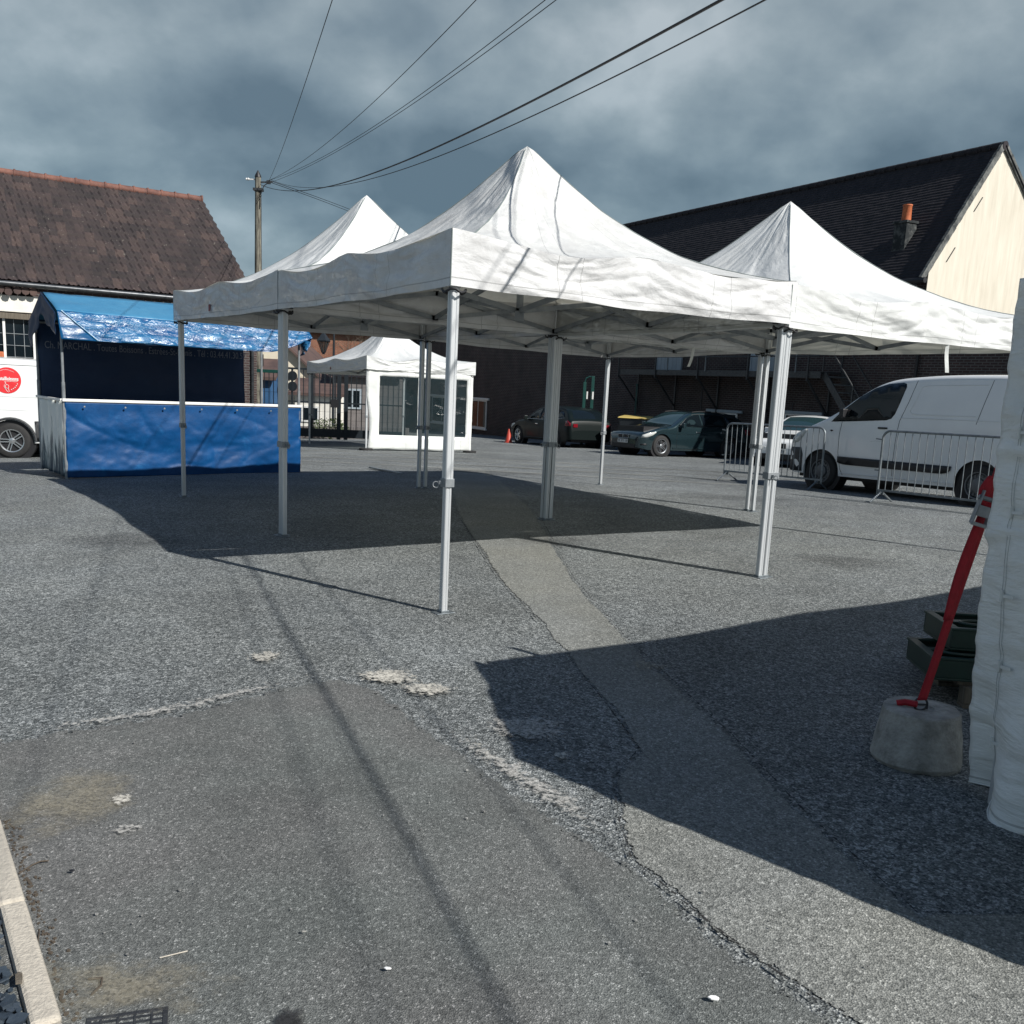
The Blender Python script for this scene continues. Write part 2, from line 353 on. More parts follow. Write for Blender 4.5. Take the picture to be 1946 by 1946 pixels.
# crumpled glossy plastic of the stall front
def crumple():
    m = bpy.data.materials.new('crumpled_blue_plastic'); t = nt(m); L = t.links.new
    tc = N(t, 'ShaderNodeTexCoord'); ob = tc.outputs['Object']
    mp = N(t, 'ShaderNodeMapping'); mp.inputs['Scale'].default_value = (2.2,2.2,7); L(ob, mp.inputs[0])
    n = N(t, 'ShaderNodeTexNoise', Scale=1.5, Detail=5, Roughness=.5, Distortion=.8); L(mp.outputs[0], n.inputs['Vector'])
    r = ramp(t, n.outputs[0], [(.35,(.003,.06,.18)),(.7,(.03,.15,.30))])
    P = N(t, 'ShaderNodeBsdfPrincipled', Roughness=.32); P.inputs['Specular IOR Level'].default_value = .5; L(r.outputs[0], P.inputs[0])
    P.inputs['Coat Weight'].default_value = .3; P.inputs['Coat Roughness'].default_value = .22
    b = N(t, 'ShaderNodeBump', Strength=.7, Distance=.10); L(n.outputs[0], b.inputs['Height']); L(b.outputs[0], P.inputs['Normal']); L(b.outputs[0], P.inputs['Coat Normal'])
    out(t, P.outputs[0]); return m
M_crump = crumple()

def text(name, s, size, M, parent, m, ext=.001, align='CENTER', sx=1., fat=0):
    cu = bpy.data.curves.new(name, 'FONT'); cu.body = s; cu.size = size; cu.extrude = ext; cu.align_x = align; cu.align_y = 'CENTER'; cu.offset = fat
    cu.materials.append(m); o = bpy.data.objects.new(name, cu); C.objects.link(o); o.parent = parent
    bpy.context.view_layer.update(); dg = bpy.context.evaluated_depsgraph_get()
    me = bpy.data.meshes.new_from_object(o.evaluated_get(dg)); bpy.data.objects.remove(o)
    o = bpy.data.objects.new(name, me); C.objects.link(o); o.parent = parent
    if not me.materials: me.materials.append(m)
    o.matrix_local = M @ Matrix.Diagonal((sx,1,1,1)); return o

# ------------------------------------------------------------------ ground
def axis(vals):
    r = []
    for a, b, st in vals:
        x = a
        while x < b-1e-6: r.append(x); x += st
    r.append(vals[-1][1]); return r
xs = axis([(-400,-60,34),(-60,-20,4),(-20,20,1),(20,60,4),(60,400,34)]); ys = axis([(-60,-4,7),(-4,70,1),(70,150,10),(150,700,50)])
b = MB(); nx = len(xs)
b.add([(x, y, G(x, y)) for y in ys for x in xs], [(j*nx+i, j*nx+i+1, (j+1)*nx+i+1, (j+1)*nx+i) for j in range(len(ys)-1) for i in range(nx-1)])
tag(b.build('ground', M_yard, smooth=True, ang=180), kind='structure')

def sheet(name, poly, m, z=.004, rim=.10, sub=10, wob=.03):
    """irregular ground sheet: densified outline, ragged rim carried by the 'fade' attribute"""
    P = [Vector((x, y)) for x, y in poly]; L = []
    for i in range(len(P)):
        a, c = P[i], P[(i+1) % len(P)]; k = max(2, int((c-a).length/.12)) if (c-a).length < 8 else 12
        for j in range(k):
            p = a.lerp(c, j/k); d = (c-a).normalized(); nn = Vector((-d.y, d.x))
            L.append(p+nn*wob*MN.noise(Vector((p.x*3, p.y*3, 1.7))))
    n = len(L); area = sum(L[i].x*L[(i+1) % n].y-L[(i+1) % n].x*L[i].y for i in range(n))
    sg = 1 if area > 0 else -1
    inn = []
    for i in range(n):
        d = (L[(i+1) % n]-L[i-1]).normalized(); inn.append(L[i]+Vector((-d.y, d.x))*rim*sg)
    b = MB(); b.add([(p.x, p.y, G(p.x, p.y)+z) for p in L]+[(p.x, p.y, G(p.x, p.y)+z) for p in inn],
                    [(i, (i+1) % n, n+(i+1) % n, n+i) for i in range(n)]+[tuple(range(n, 2*n))])
    o = b.build(name, m, attr=[-.1]*n+[2.]*n); return tag(o, kind='structure')
def band(name, pts, w, m, z=.006, taper=True, core=1.):
    """soft-edged stain or crack that follows a line on the ground"""
    L = []
    for i in range(len(pts)-1):
        a, c = Vector(pts[i]), Vector(pts[i+1]); k = max(2, int((c-a).length/.07))
        L += [a.lerp(c, j/k) for j in range(k)]
    L.append(Vector(pts[-1])); vs = []; at = []; fs = []
    for i, p in enumerate(L):
        d = (L[min(i+1, len(L)-1)]-L[max(i-1, 0)]).normalized(); nn = Vector((-d.y, d.x))
        t = min(1, min(i, len(L)-1-i)/6) if taper else 1
        j = w*(.25*MN.noise(Vector((p.x*6, p.y*6, 0)))+0)
        for s, a in ((-1, 0), (0, core*t), (1, 0)):
            q = p+nn*(s*w+j); vs.append((q.x, q.y, G(q.x, q.y)+z)); at.append(a)
    for i in range(len(L)-1):
        for s in (0, 1): fs.append((i*3+s, i*3+s+1, i*3+s+4, i*3+s+3))
    b = MB(); b.add(vs, fs); return tag(b.build(name, m, attr=at), kind='structure')
def blob(name, x, y, rx, ry, m, z=.012, core=1., seed=0):
    n = 28; vs = [(x, y, G(x, y)+z)]; at = [core]
    for ring, a in ((.5, core*.72), (1., 0.)):
        for k in range(n):
            t = 2*PI*k/n; f = ring*(1+.35*MN.noise(Vector((math.cos(t)*1.5+seed, math.sin(t)*1.5, seed))))
            px, py = x+rx*f*math.cos(t), y+ry*f*math.sin(t); vs.append((px, py, G(px, py)+z)); at.append(a)
    fs = [(0, 1+k, 1+(k+1) % n) for k in range(n)]+[(1+k, 1+n+k, 1+n+(k+1) % n, 1+(k+1) % n) for k in range(n)]
    b = MB(); b.add(vs, fs); return tag(b.build(name, m, attr=at), kind='structure')

sheet('asphalt_patch', [(-3.6,2.9),(-2.04,3.65),(-1.72,3.86),(-1.42,4.1),(-1.12,4.46),(-.86,4.66),(-.62,4.52),(-.28,3.95),(-.12,3.69),(.18,3.22),(.433,2.87),(.62,2.5),(.865,2.1),(1.3,1.3),(1.2,.3),(-3.2,.3)], M_patch, .008, .17)
sheet('trench_asphalt', [(-1.6,19.),(-1.18,16.3),(-.656,10.96),(-.1,7.4),(.267,5.63),(.49,4.4),(.577,3.84),(.43,3.5),(.42,3.13),(.433,2.87),(.62,2.5),(.865,2.1),(1.4,1.2),(3.2,1.2),(3.4,2.9),(1.26,2.62),(1.12,3.3),(1.02,4.08),(.88,4.9),(.725,5.71),(.5,7.5),(.265,11.29),(-.384,16.9),(-.7,19.)], M_strip, .004, .07, wob=.03)
band('crack', [(.27,5.6),(.49,4.4),(.577,3.86),(.43,3.5),(.42,3.13),(.433,2.87),(.62,2.5),(.865,2.1),(1.1,1.7)], .008, M_crack, .014, core=.57)
band('crack', [(.3,11.2),(.5,7.5),(.725,5.71),(1.02,4.08),(1.12,3.3),(1.26,2.62),(1.7,2.66)], .009, M_crack, .014, core=.57)
band('crack', [(-.65,10.9),(-.1,7.4),(.267,5.63)], .012, M_crack, .014, core=.58)
band('lime_edge', [(-2.1,3.66),(-1.72,3.88),(-1.42,4.13),(-1.12,4.5),(-.86,4.72)], .08, M_limeth, .016, core=.60)
band('lime_edge', [(-1.15,4.5),(-.98,4.62),(-.86,4.70)], .05, M_lime, .018, core=.66)
band('lime_edge', [(-.3,4.08),(-.12,3.78),(.2,3.3),(.44,2.95)], .09, M_limeth, .016, core=.66)
band('lime_edge', [(-.25,4.0),(-.1,3.78),(.02,3.6)], .05, M_lime, .018, core=.66)
blob('lime_patch', -.6,4.68,.2,.15, M_lime, .018, .85, 1); blob('lime_patch', -.4,4.5,.17,.13, M_lime, .02, .8, 2)
blob('lime_patch', -1.3,4.93,.12,.13, M_lime, .018, .72, 3); blob('lime_patch', .12,4.03,.26,.2, M_limeth, .018, .8, 4)
blob('lime_patch', .24,3.72,.06,.05, M_lime, .02, .66, 5); blob('lime_patch', -1.33,3.12,.05,.06, M_lime, .018, .7, 6)
blob('lime_patch', -1.22,2.9,.06,.06, M_limeth, .018, .62, 7)
blob('sand_patch', -1.5,3.1,.22,.34, M_tan, .016, .85, 8); blob('sand_patch', -.9,2.1,.3,.14, M_tan, .016, .8, 9)
blob('damp_patch', -.47,1.985,.055,.06, M_oil2, .017, 1.1, 10); blob('sand_patch', -6.6,9.6,1.6,1.1, M_tan, .012, .7, 11)
blob('rust_patch', .8,5.1,.14,.1, M_tan, .016, .7, 12)
for k_, (x_, y_, r1_, r2_) in enumerate(((-3.4,8.3,.7,.4),(.4,9.4,.5,.5),(3.2,9.,.6,.4),(3.4,14.5,1.2,.6),(-.6,17.8,1.6,.6))):
    blob('oil_stain', x_, y_, r1_, r2_, M_oil, .0135, .62, 20+k_)
b = MB(); rnd = random.Random(77)
for k_ in range(260):      # loose grit swept against the edges of the patches
    a_, c_ = rnd.choice((((-2.0,3.7),(-.86,4.7)),((-.86,4.7),(.43,2.9)),((.43,2.9),(1.0,2.0)),((.3,5.6),(.58,3.9)),((-1.6,3.0),(-.95,2.05)),((-1.2,2.2),(1.,4.6))))
    t_ = rnd.random(); x_ = a_[0]+(c_[0]-a_[0])*t_+rnd.gauss(0,.13); y_ = a_[1]+(c_[1]-a_[1])*t_+rnd.gauss(0,.13); s_ = .0016+abs(rnd.gauss(0,.0016))
    b.prism([(s_*(.7+.5*rnd.random())*math.cos(q), s_*(.6+.5*rnd.random())*math.sin(q)) for q in (0,1.2,2.5,3.7,5.)], s_*.8, Matrix.Translation((x_, y_, .013)) @ Matrix.Rotation(rnd.random()*6, 4, 'Z'))
tag(b.build('loose_gravel', mat('grit', (.06,.06,.06), (.42,.42,.40), .9, 0, 40)), kind='stuff')
for k in range(4):
    sheet('road_seam', [(-9,19.5+k*1.6),(6,17.2+k*1.5),(6.2,17.45+k*1.5),(-9,19.9+k*1.6)], M_strip, .004, .08, wob=.25)

# ------------------------------------------------------------------ kerb corner, slate bed, grate, litter
b = MB()
k0, k1 = Vector((-1.655,2.935,0)), Vector((-.985,1.955,0)); d = (k1-k0).normalized(); nn = Vector((d.y,-d.x,0))   # nn points left
for i in range(3):
    a = k0.lerp(k1, (i-1)/2)+d*.004; c = k0.lerp(k1, i/2)-d*.004
    if i == 0: a = k0-d*1.2
    vs = [a, c, c+nn*.068, a+nn*.068]; 
    b.add([v+Vector((0,0,-.1)) for v in vs]+[v+Vector((0,0,.028)) for v in vs], [(0,3,2,1)[::-1],(4,5,6,7),(0,1,5,4),(1,2,6,5),(2,3,7,6),(3,0,4,7)])
e0 = k1+d*.006; vs = [e0+nn*-.0, e0+d*.14+nn*.0, e0+d*.10+nn*.9, e0-d*.04+nn*.9]
b.add([v+Vector((0,0,-.1)) for v in vs]+[v+Vector((0,0,.026)) for v in vs], [(0,1,2,3)[::-1],(4,5,6,7),(0,1,5,4),(1,2,6,5),(2,3,7,6),(3,0,4,7)])
bm = bmesh.new(); 
o = b.build('kerb', M_kerb, bevel=.012); tag(o, kind='structure')
bmesh_ = bmesh.new(); bmesh_.from_mesh(o.data); bmesh.ops.recalc_face_normals(bmesh_, faces=bmesh_.faces); bmesh_.to_mesh(o.data); bmesh_.free()
b = MB(); rnd = random.Random(3)
for i in range(2200):
    t = rnd.random()*1.5-.15; w = .15+rnd.random()*.5
    p = k0.lerp(k1, t)+nn*(w-.07); s = .008+rnd.random()*.014
    R = Matrix.Translation((p.x, p.y, .005+rnd.random()*.02)) @ Matrix.Rotation(rnd.random()*6, 4, 'Z') @ Matrix.Rotation(rnd.uniform(-.5,.5), 4, 'X')
    pr = [(s*(1+.3*rnd.random())*math.cos(a), s*.6*(1+.4*rnd.random())*math.sin(a)) for a in (0,1.1,2.2,3.3,4.3,5.3)]
    b.prism(pr, s*.35, R)
tag(b.build('slate_gravel', M_slate), kind='stuff')
gr = thing('drain_grate', 'dark iron drain grate set in the asphalt near the kerb corner', 'drain', (-.835,1.945,.006), .32); gr.scale = (.6,.6,.6)
b = MB(); b.box((-.15,-.11,-.02),(.15,-.09,.006)).box((-.15,.09,-.02),(.15,.11,.006)).box((-.15,-.09,-.02),(-.13,.09,.006)).box((.13,-.09,-.02),(.15,.09,.006)); b.build('frame', M_iron, gr, bevel=.002)
b = MB()
for k in range(6): b.box((-.13,-.085+k*.03,-.018),(.13,-.07+k*.03,.003))
for k in range(4): b.box((-.1+k*.062,-.09,-.016),(-.092+k*.062,.09,.0055))
b.build('grille', M_iron, gr); b = MB(); b.box((-.15,-.11,.003-.009),(.15,.11,.004-.009)); b.build('pit', M_blackpl, gr)

b = MB(); rnd = random.Random(11)
for i in range(170):       # crumbs of soil and twigs gathered along the kerb
    t = rnd.random(); p = k0.lerp(k1, t)-nn*(.01+abs(rnd.gauss(0,.018))); s = .0018+rnd.random()*.0035
    b.prism([(s*math.cos(a), s*math.sin(a)) for a in (0,1.3,2.4,3.6,4.9)], s*.8, Matrix.Translation((p.x, p.y, .008)) @ Matrix.Rotation(rnd.random()*6, 4, 'Z'))
tag(b.build('soil_crumbs', M_twig), kind='stuff')
def twig(pts, r, lab, m=M_twig):
    b = MB(); b.tube(pts, r, 5); tag(b.build('twig', m, smooth=True), lab, 'twig')
twig([(-1.42,2.60,.012),(-1.405,2.65,.014),(-1.39,2.67,.016),(-1.37,2.68,.014)], .0025, 'bent dark twig lying beside the upper part of the kerb')
twig([(-1.22,2.32,.01),(-1.19,2.25,.014),(-1.165,2.18,.01)], .002, 'thin straight twig lying along the kerb foot')
twig([(-1.0,2.12,.012),(-.965,2.12,.016),(-.955,2.09,.016),(-.965,2.06,.012)], .003, 'curled dark twig between the kerb and the drain grate')
twig([(-.86,2.22,.012),(-.80,2.255,.012)], .0018, 'short pale straw lying behind the drain grate', M_kerb)
def scrap(x, y, s, lab, m=M_paper, name='paper_scrap', cat='litter'):
    b = MB(); rnd = random.Random(x); pr = [(s*(.7+.5*rnd.random())*math.cos(a), s*.6*(.7+.5*rnd.random())*math.sin(a)) for a in (0,1,2,3.1,4.2,5.3)]
    b.prism(pr, s*.3, Matrix.Translation((x, y, .018))); tag(b.build(name, m, bevel=s*.08), lab, cat)
scrap(.555,2.15,.016, 'white paper scrap on the asphalt by the lower trench edge')
scrap(-.27,2.21,.010, 'small white pebble on the smooth asphalt patch centre', M_paper, 'pebble', 'pebble')
scrap(-.52,2.36,.007, 'tiny grey pebble in the middle of the smooth asphalt', M_conc, 'pebble', 'pebble')
scrap(-1.27,2.62,.010, 'black stone chip near the sandy stain by the kerb', M_blackpl, 'pebble', 'pebble')
b = MB(); b.prism([(-.022,-.006),(.02,-.009),(.03,0),(.018,.007),(-.02,.008)], .003, Matrix.Translation((-1.15,2.08,.030)) @ Matrix.Rotation(2.1, 4, 'Z'))
tag(b.build('dead_leaf', M_wood), 'brown dead leaf lying on top of the kerb stone', 'leaf')
b = MB(); b.box((-.6,-.035,.004),(.6,.035,.03)); o = b.build('steel_strip', M_galv, bevel=.004); o.location = (-2.3,16.8,G(-2.3,16.8)); o.rotation_euler = (0,0,-.95); tag(o, 'flat bare metal bar lying on the yard behind the tent shadow', 'metal bar')

# ------------------------------------------------------------------ pop-up tents
def leg(parent, x, y, z0, ztop, wo=.058, wi=.045, zc=.86, plate_dir=0, lever=1):
    def prof(w):
        h = w/2; k = h*.80; q = h*.26
        return [(h,-k),(h,-q),(h*.80,-q),(h*.80,q),(h,q),(h,k),(k,h),(q,h),(q,h*.80),(-q,h*.80),(-q,h),(-k,h),(-h,k),(-h,q),(-h*.86,q),(-h*.86,-q),(-h,-q),(-h,-k),(-k,-h),(-q,-h),(-q,-h*.86),(q,-h*.86),(q,-h),(k,-h)]
    R = Matrix.Rotation(plate_dir, 4, 'Z')
    b = MB(); b.prism(prof(wi), zc+.05, Matrix.Translation((x, y, z0+.004)) @ R); b.prism(prof(wo), ztop-zc-z0, Matrix.Translation((x, y, z0+zc)) @ R)
    L = b.build('leg', M_alu, parent, bevel=.0015)
    b = MB(); b.box((-wo*.58,-wo*.58,-.02),(wo*.58,wo*.58,.035), Matrix.Translation((x, y, z0+zc)) @ R)
    ring = [(wo*.75+.03+.02*math.cos(a), 0, -.008+.02*math.sin(a)) for a in [i*PI/5 for i in range(10)]]
    ring = [Matrix.Translation((x, y, z0+zc)) @ R @ Matrix.Rotation(lever, 4, 'Z') @ Vector(p) for p in ring]
    b.tube(ring+[ring[0]], .0045, 5); b.box((wo*.5,-.01,-.006),(wo*.75+.014,.01,.018), Matrix.Translation((x, y, z0+zc)) @ R @ Matrix.Rotation(lever, 4, 'Z'))
    b.build('clamp', M_steel, L, bevel=.002)
    b = MB(); b.box((-.07,-.045,0),(.07,.045,.006), Matrix.Translation((x, y, z0)) @ R); b.box((-.03,-.03,.006),(.03,.03,.02), Matrix.Translation((x, y, z0)) @ R)
    b.build('foot_plate', M_galv, L, bevel=.002)
    for k in range(3):
        pass
    return L
def tent(name, label, corners, zb, zt, zp, m_can, m_val, seed, group=None, vals=(0,1,2,3), ex=2.15, dip=.075, over=.035, tags=(), frame=True, levers=None, zfix=None):
    """corners: ground (x, y) in order round the tent; zb/zt valance bottom and top above each foot"""
    cx = sum(c[0] for c in corners)/4; cy = sum(c[1] for c in corners)/4
    zg = [G(*c) for c in corners] if zfix is None else zfix; z0 = sum(zg)/4
    T = thing(name, label, 'tent', (cx, cy, z0), 0, group)
    P = [Vector((c[0]-cx, c[1]-cy, zg[i]-z0)) for i, c in enumerate(corners)]
    def flat(u, v):
        return (P[0]*(1-u)+P[1]*u)*(1-v)+(P[3]*(1-u)+P[2]*u)*v
    big = 1+over
    def edge_z(s, k):       # top line of the valance: high at corners and mid truss, slack between
        w = abs(math.sin(2*PI*s)); return -dip*(w**1.3)*(.75+.5*MN.noise(Vector((s*3, k*7.1, seed))))
    def can(u, v):
        a, c = 2*u-1, 2*v-1
        r = max(abs(a), abs(c)); rr = (abs(a)**7+abs(c)**7)**(1/7); rr = min(1, .6*r+.4*rr)
        p = flat(.5+a*.5*big, .5+c*.5*big)
        if r > 1e-6:
            if abs(a) >= abs(c): s, k = (v, 1) if a > 0 else (1-v, 3)
            else: s, k = (1-u, 2) if c > 0 else (u, 0)
            s = .5+(s-.5)/max(r, .05)
        else: s, k = .5, 0
        t = 1-rr; prof = .22*t+.78*t**ex
        if t > .93: prof -= (t-.93)**2*3.2
        e = edge_z(min(1, max(0, s)), k)*max(0, 1-t*2.2)
        ang = math.atan2(c, a); wr = .016*MN.noise(Vector((math.cos(ang)*7, math.sin(ang)*7, seed+r*1.1)))*min(1, t*3)*(1-t)*2
        wr += .020*MN.fractal(Vector((math.cos(ang)*2.6, math.sin(ang)*2.6, seed+r*2.6)), 1., 2., 5)*min(1, t*6+.2)*(1-.4*t)*(1 if r < .97 else .2)
        for fq, am in ((2.0, .022), (4.6, .010)):
            rg = abs(MN.noise(Vector((math.cos(ang)*fq, math.sin(ang)*fq, seed*2.1+r*.9*fq*.5))))
            wr -= .8*am*max(0, 1-rg*2.2)**5*min(1, t*7)*min(1, (1-t)*3)
        sag = -.05*math.sin(PI*min(1, t*1.05))*(1-abs(2*s-1))*.9
        return (p.x, p.y, p.z+zt+(zp-zt)*prof+e+wr+sag)
    per = 4*64; nr_ = 70
    def pol(u, v):
        q = u*4; k = int(q) % 4; w = q-int(q) if u < 1 else 0
        r = v**.85
        a, c = ((2*w-1, -1), (1, 2*w-1), (1-2*w, 1), (-1, 1-2*w))[k]
        return can(.5+.5*a*r, .5+.5*c*r)
    b = MB(); b.grid(pol, per, nr_)
    Lp = sum((P[k]-P[k-1]).length for k in range(4))
    for f in range(per*nr_):
        i_, j_ = f % per, f//per
        b.uv[f] = [(x/per*Lp, 1.6-1.6*((y/nr_)**.85)) for x, y in ((i_, j_), (i_+1, j_), (i_+1, j_+1), (i_, j_+1))]
    cano = b.build('canopy', m_can, T, smooth=True, ang=180)
    for (su0, sv0) in ((0,0),(1,0),(1,1),(0,1)):
        b = MB(); b.tube([Vector(can(.5+(su0-.5)*r, .5+(sv0-.5)*r))+Vector((0,0,.003)) for r in [.03+.965*i/50 for i in range(51)]], [.004+.004*MN.noise(Vector((i*.2, su0, sv0+seed))) for i in range(51)], 5)
        b.build('hip_seam_shade', M_seam, cano, smooth=True)  # hip seam, with the shade of its gap put into the grey
    for k in range(4):
        q = P[k]*big; b = MB(); b.tube([(q.x, q.y, P[k].z+zb), (q.x, q.y, P[k].z+zt-.01)], .005, 5); b.build('corner_seam', M_seam, cano)
    n = 4
    for k in vals:
        A, B = P[k], P[(k+1) % 4]; d = (B-A); d.z = 0; L = d.length; d.normalize(); on = Vector((d.y, -d.x, 0))
        Ao = A*big; Bo = B*big; Ao.z = A.z; Bo.z = B.z
        def val(u, v, k=k, Ao=Ao, Bo=Bo, on=on, L=L):
            p = Ao.lerp(Bo, u); w = abs(math.sin(2*PI*u))
            top = zt+edge_z(u, k); bot = zb+.012*MN.noise(Vector((u*5, k, seed+3)))-.014*math.sin(PI*u)
            h = bot+(top-bot)*v
            env = min(1, u*9, (1-u)*9)
            o = .004+env*(.028*MN.fractal(Vector((u*4.5+v*.9, v*1.6, seed+k*5)), 1., 2., 4)+.035*w*math.sin(PI*v)*(.4+.6*MN.noise(Vector((u*6, k*3., seed+9)))))
            # slanting tension folds running down from the high points
            o += env*.012*MN.fractal(Vector((u*3.2, v*2.6+1.2*abs(math.sin(2*PI*u)), seed+k*2.2)), 1., 2., 5)
            o += env*.014*math.sin((u*26+v*(5 if u < .5 else -5)+2*MN.noise(Vector((u*4, v*2, seed+k)))))*v*(1-v)*2.4
            zz = 2.2*abs(math.sin(PI*u*2))*(.5+v)
            for fq, am, pw in ((1., .014, 6), (2.3, .004, 8)):
                rg = abs(MN.noise(Vector((u*L*.95*fq+v*.5*fq, v*1.5*fq+zz*.35*fq, seed*1.7+k*4.1+fq))))
                o -= am*max(0, 1-rg*1.6)**pw*env*min(1, v*4)*min(1, (1-v)*5+.25)
            q = p+on*o; return (q.x, q.y, q.z+h)
        b = MB(); b.grid(val, 170, 26, (L, zt-zb))
        V = b.build('valance', m_val[k] if isinstance(m_val, (list, tuple)) else m_val, T, smooth=True, ang=180)
        for tk, u in tags:
            if tk == k:
                p = Vector(val(u, .3)); b = MB(); Mx = Matrix.Translation(p+on*.012) @ Matrix(((d.x, on.x, 0, 0), (d.y, on.y, 0, 0), (0, 0, 1, 0), (0, 0, 0, 1)))
                b.box((-.03,0,-.035),(.03,.002,.035), Mx); b.build('maker_tag', mat('tag_red', (.20,.02,.03), rough=.5) if 'tag_red' not in bpy.data.materials else bpy.data.materials['tag_red'], V)
    if not frame: return T, P
    ins = .997
    for k in range(4):
        p = P[k]*ins; ci, cj = P[(k+1) % 4]-P[k], P[k-1]-P[k]
        leg(T, p.x, p.y, P[k].z, P[k].z+zt-.03, plate_dir=math.atan2(ci.y, ci.x), lever=(levers[k] if levers else 2.4+k))
        b = MB(); c = p
        b.tube([(p.x+.075*math.cos(a), p.y+.075*math.sin(a), P[k].z+zb-.012-.025*math.sin(a*2)**2) for a in [i*2*PI/14 for i in range(15)]], .008, 5)
        b.build('corner_strap', M_blackpl, T, smooth=True)
    zlo, zhi = zb+.03, zt-.05
    mids = []
    def X(a, c, parent, ab, at, cb, ct):
        b = MB(); off = Vector((0,0,0)); d = (c-a).normalized(); s = Vector((d.y, -d.x, 0))*.011
        b.bar((a.x+s.x, a.y+s.y, ab), (c.x+s.x, c.y+s.y, ct), .018, .042); b.bar((a.x-s.x, a.y-s.y, at), (c.x-s.x, c.y-s.y, cb), .018, .042)
        for q, z in ((a, ab), (a, at), (c, cb), (c, ct)): b.box((q.x-.028, q.y-.028, z-.022), (q.x+.028, q.y+.028, z+.022))
        return b
    for k in range(4):
        A, B = P[k]*.975, P[(k+1) % 4]*.975; Md = (A+B)/2; mids.append(Md)
        b = X(A, Md, T, A.z+zlo, A.z+zhi, Md.z+zlo+.02, Md.z+zhi); b2 = X(B, Md, T, B.z+zlo, B.z+zhi, Md.z+zlo+.02, Md.z+zhi)
        b.add(b2.v, b2.f); b.build('truss', M_steel, T)
    Z = Vector((0,0,0))
    for k in range(4):
        b = X(mids[k], Z, T, mids[k].z+zlo+.02, mids[k].z+zhi, zlo+.02, zhi+.12); b.build('truss', M_steel, T)
    b = MB(); b.tube([(0,0,zb-.02),(0,0,zp-.06)], .03, 8); b.box((-.04,-.04,zb-.03),(.04,.04,zb+.05)); b.build('mast', M_steel, T)
    return T, P

c = dict(A=(-.446,6.168), B=(2.144,7.98), C=(-2.222,8.957), E=(-4.05,11.574), G=(-1.393,13.832), D=(.368,11.004), J=(1.417,16.043), I=(3.207,12.826), H=(5.02,9.82))
def pull(k, cen, d=.042):
    p = Vector(c[k]); q = Vector(cen); return tuple(p+(q-p).normalized()*d)
def quad(ks, shared):
    cen = (sum(c[k][0] for k in ks)/4, sum(c[k][1] for k in ks)/4)
    return [pull(k, cen, .07 if k in 'GI' else .037) if k in shared else c[k] for k in ks]
GR = 'white pop-up tents pitched together in a square'
tent('popup_tent', 'nearest pop-up tent of the square, dirt-streaked white canopy with the tallest peak in view', quad('ABDC','BCD'), 2.09, 2.43, 3.50, M_dirty, M_val, 1.3, GR, tags=(), levers=(2.6,3.4,.2,.2))
tent('popup_tent', 'white pop-up tent directly behind the blue market stall, glossy crumpled grey valance', quad('CDGE','CDG'), 2.09, 2.43, 3.56, M_white, M_val, 4.1, GR, tags=((3,.42),), levers=(.2,.2,.2,.2))
tr, trP = tent('popup_tent', 'cleaner white pop-up tent before the barn gable, two white ties dangling from its valance', quad('BHID','BID'), 2.07, 2.41, 3.52, M_white, M_white, 7.7, GR, levers=(3.4,3.4,2.6,.3))
tent('popup_tent', 'rearmost pop-up tent of the square, canopy hidden behind the tallest peak', quad('DIJG','DIG'), 2.09, 2.43, 3.48, M_white, M_val, 9.2, GR, levers=(.2,2.9,.3,.3))
# dangling ties
for u, dz, sw in ((.60,.27,.02),(.42,.24,-.05)):
    A, B = trP[0], trP[1]
    p = A.lerp(B, u) if u > .5 else trP[3].lerp(trP[2], .62)
    b = MB(); b.grid(lambda a, v: (p.x*1.03+(a-.5)*.035+sw*v*v, p.y*1.03+.01*math.sin(v*5)-.02, p.z+2.07+.01-dz*v), 2, 10); b.build('tie', M_wallw, tr, smooth=True)
    # a hair of thickness
    tr.children[-1].modifiers.new('th', 'SOLIDIFY').thickness = .003

# far tent with a windowed wall
fa, fb, fc = Vector((-6.17,28.37)), Vector((-3.92,24.78)), Vector((-1.30,25.96)); fd = fa+fc-fb
ft, fp = tent('walled_tent', 'white tent with a big clear window wall standing before the dark gate', [tuple(fb), tuple(fc), tuple(fd), tuple(fa)], 2.06, 2.40, 3.45, M_white, M_white, 12.5, None, tags=((0,.55),(3,.45)), dip=.12, levers=(1,1,1,1))
A, B = fp[0]*1.01, fp[1]*1.01; d = (B-A).normalized(); on = Vector((d.y, -d.x, 0)); Lw = (B-A).length
def wallp(s, z):     # s 0..1, z above ground
    p = A.lerp(B, s); o = .02+.03*MN.fractal(Vector((s*5, z*2.4, 3)), 1, 2, 3)+.012*math.sin(s*40+z*3)*max(0, z-1.6)
    if s < .04: p = p+d*(.05*math.sin(z*2.6)+.03)
    return p+on*o+Vector((0,0,z))
su = [0,.03,.06,.09,.115]+[.115+.825*i/30 for i in range(1, 31)]+[.96,.98,1.0]; zu = [.02+.01*0,.1,.2,.3,.41]+[.41+1.5*i/14 for i in range(1, 15)]+[1.96,2.02,2.08]
b = MB(); vs = []; fs = []
for j, z in enumerate(zu):
    for i, s in enumerate(su): vs.append(wallp(s, z+(.03*abs(math.sin(s*9)) if j == 0 else 0)))
for j in range(len(zu)-1):
    for i in range(len(su)-1):
        sm, zm = (su[i]+su[i+1])/2, (zu[j]+zu[j+1])/2
        if .115 < sm < .94 and .41 < zm < 1.91 and not (.468 < sm < .47): continue
        fs.append((j*len(su)+i, j*len(su)+i+1, (j+1)*len(su)+i+1, (j+1)*len(su)+i))
b.add(vs, fs); w = b.build('side_wall', M_wallw, ft, smooth=True, ang=180); w.modifiers.new('th', 'SOLIDIFY').thickness = .004
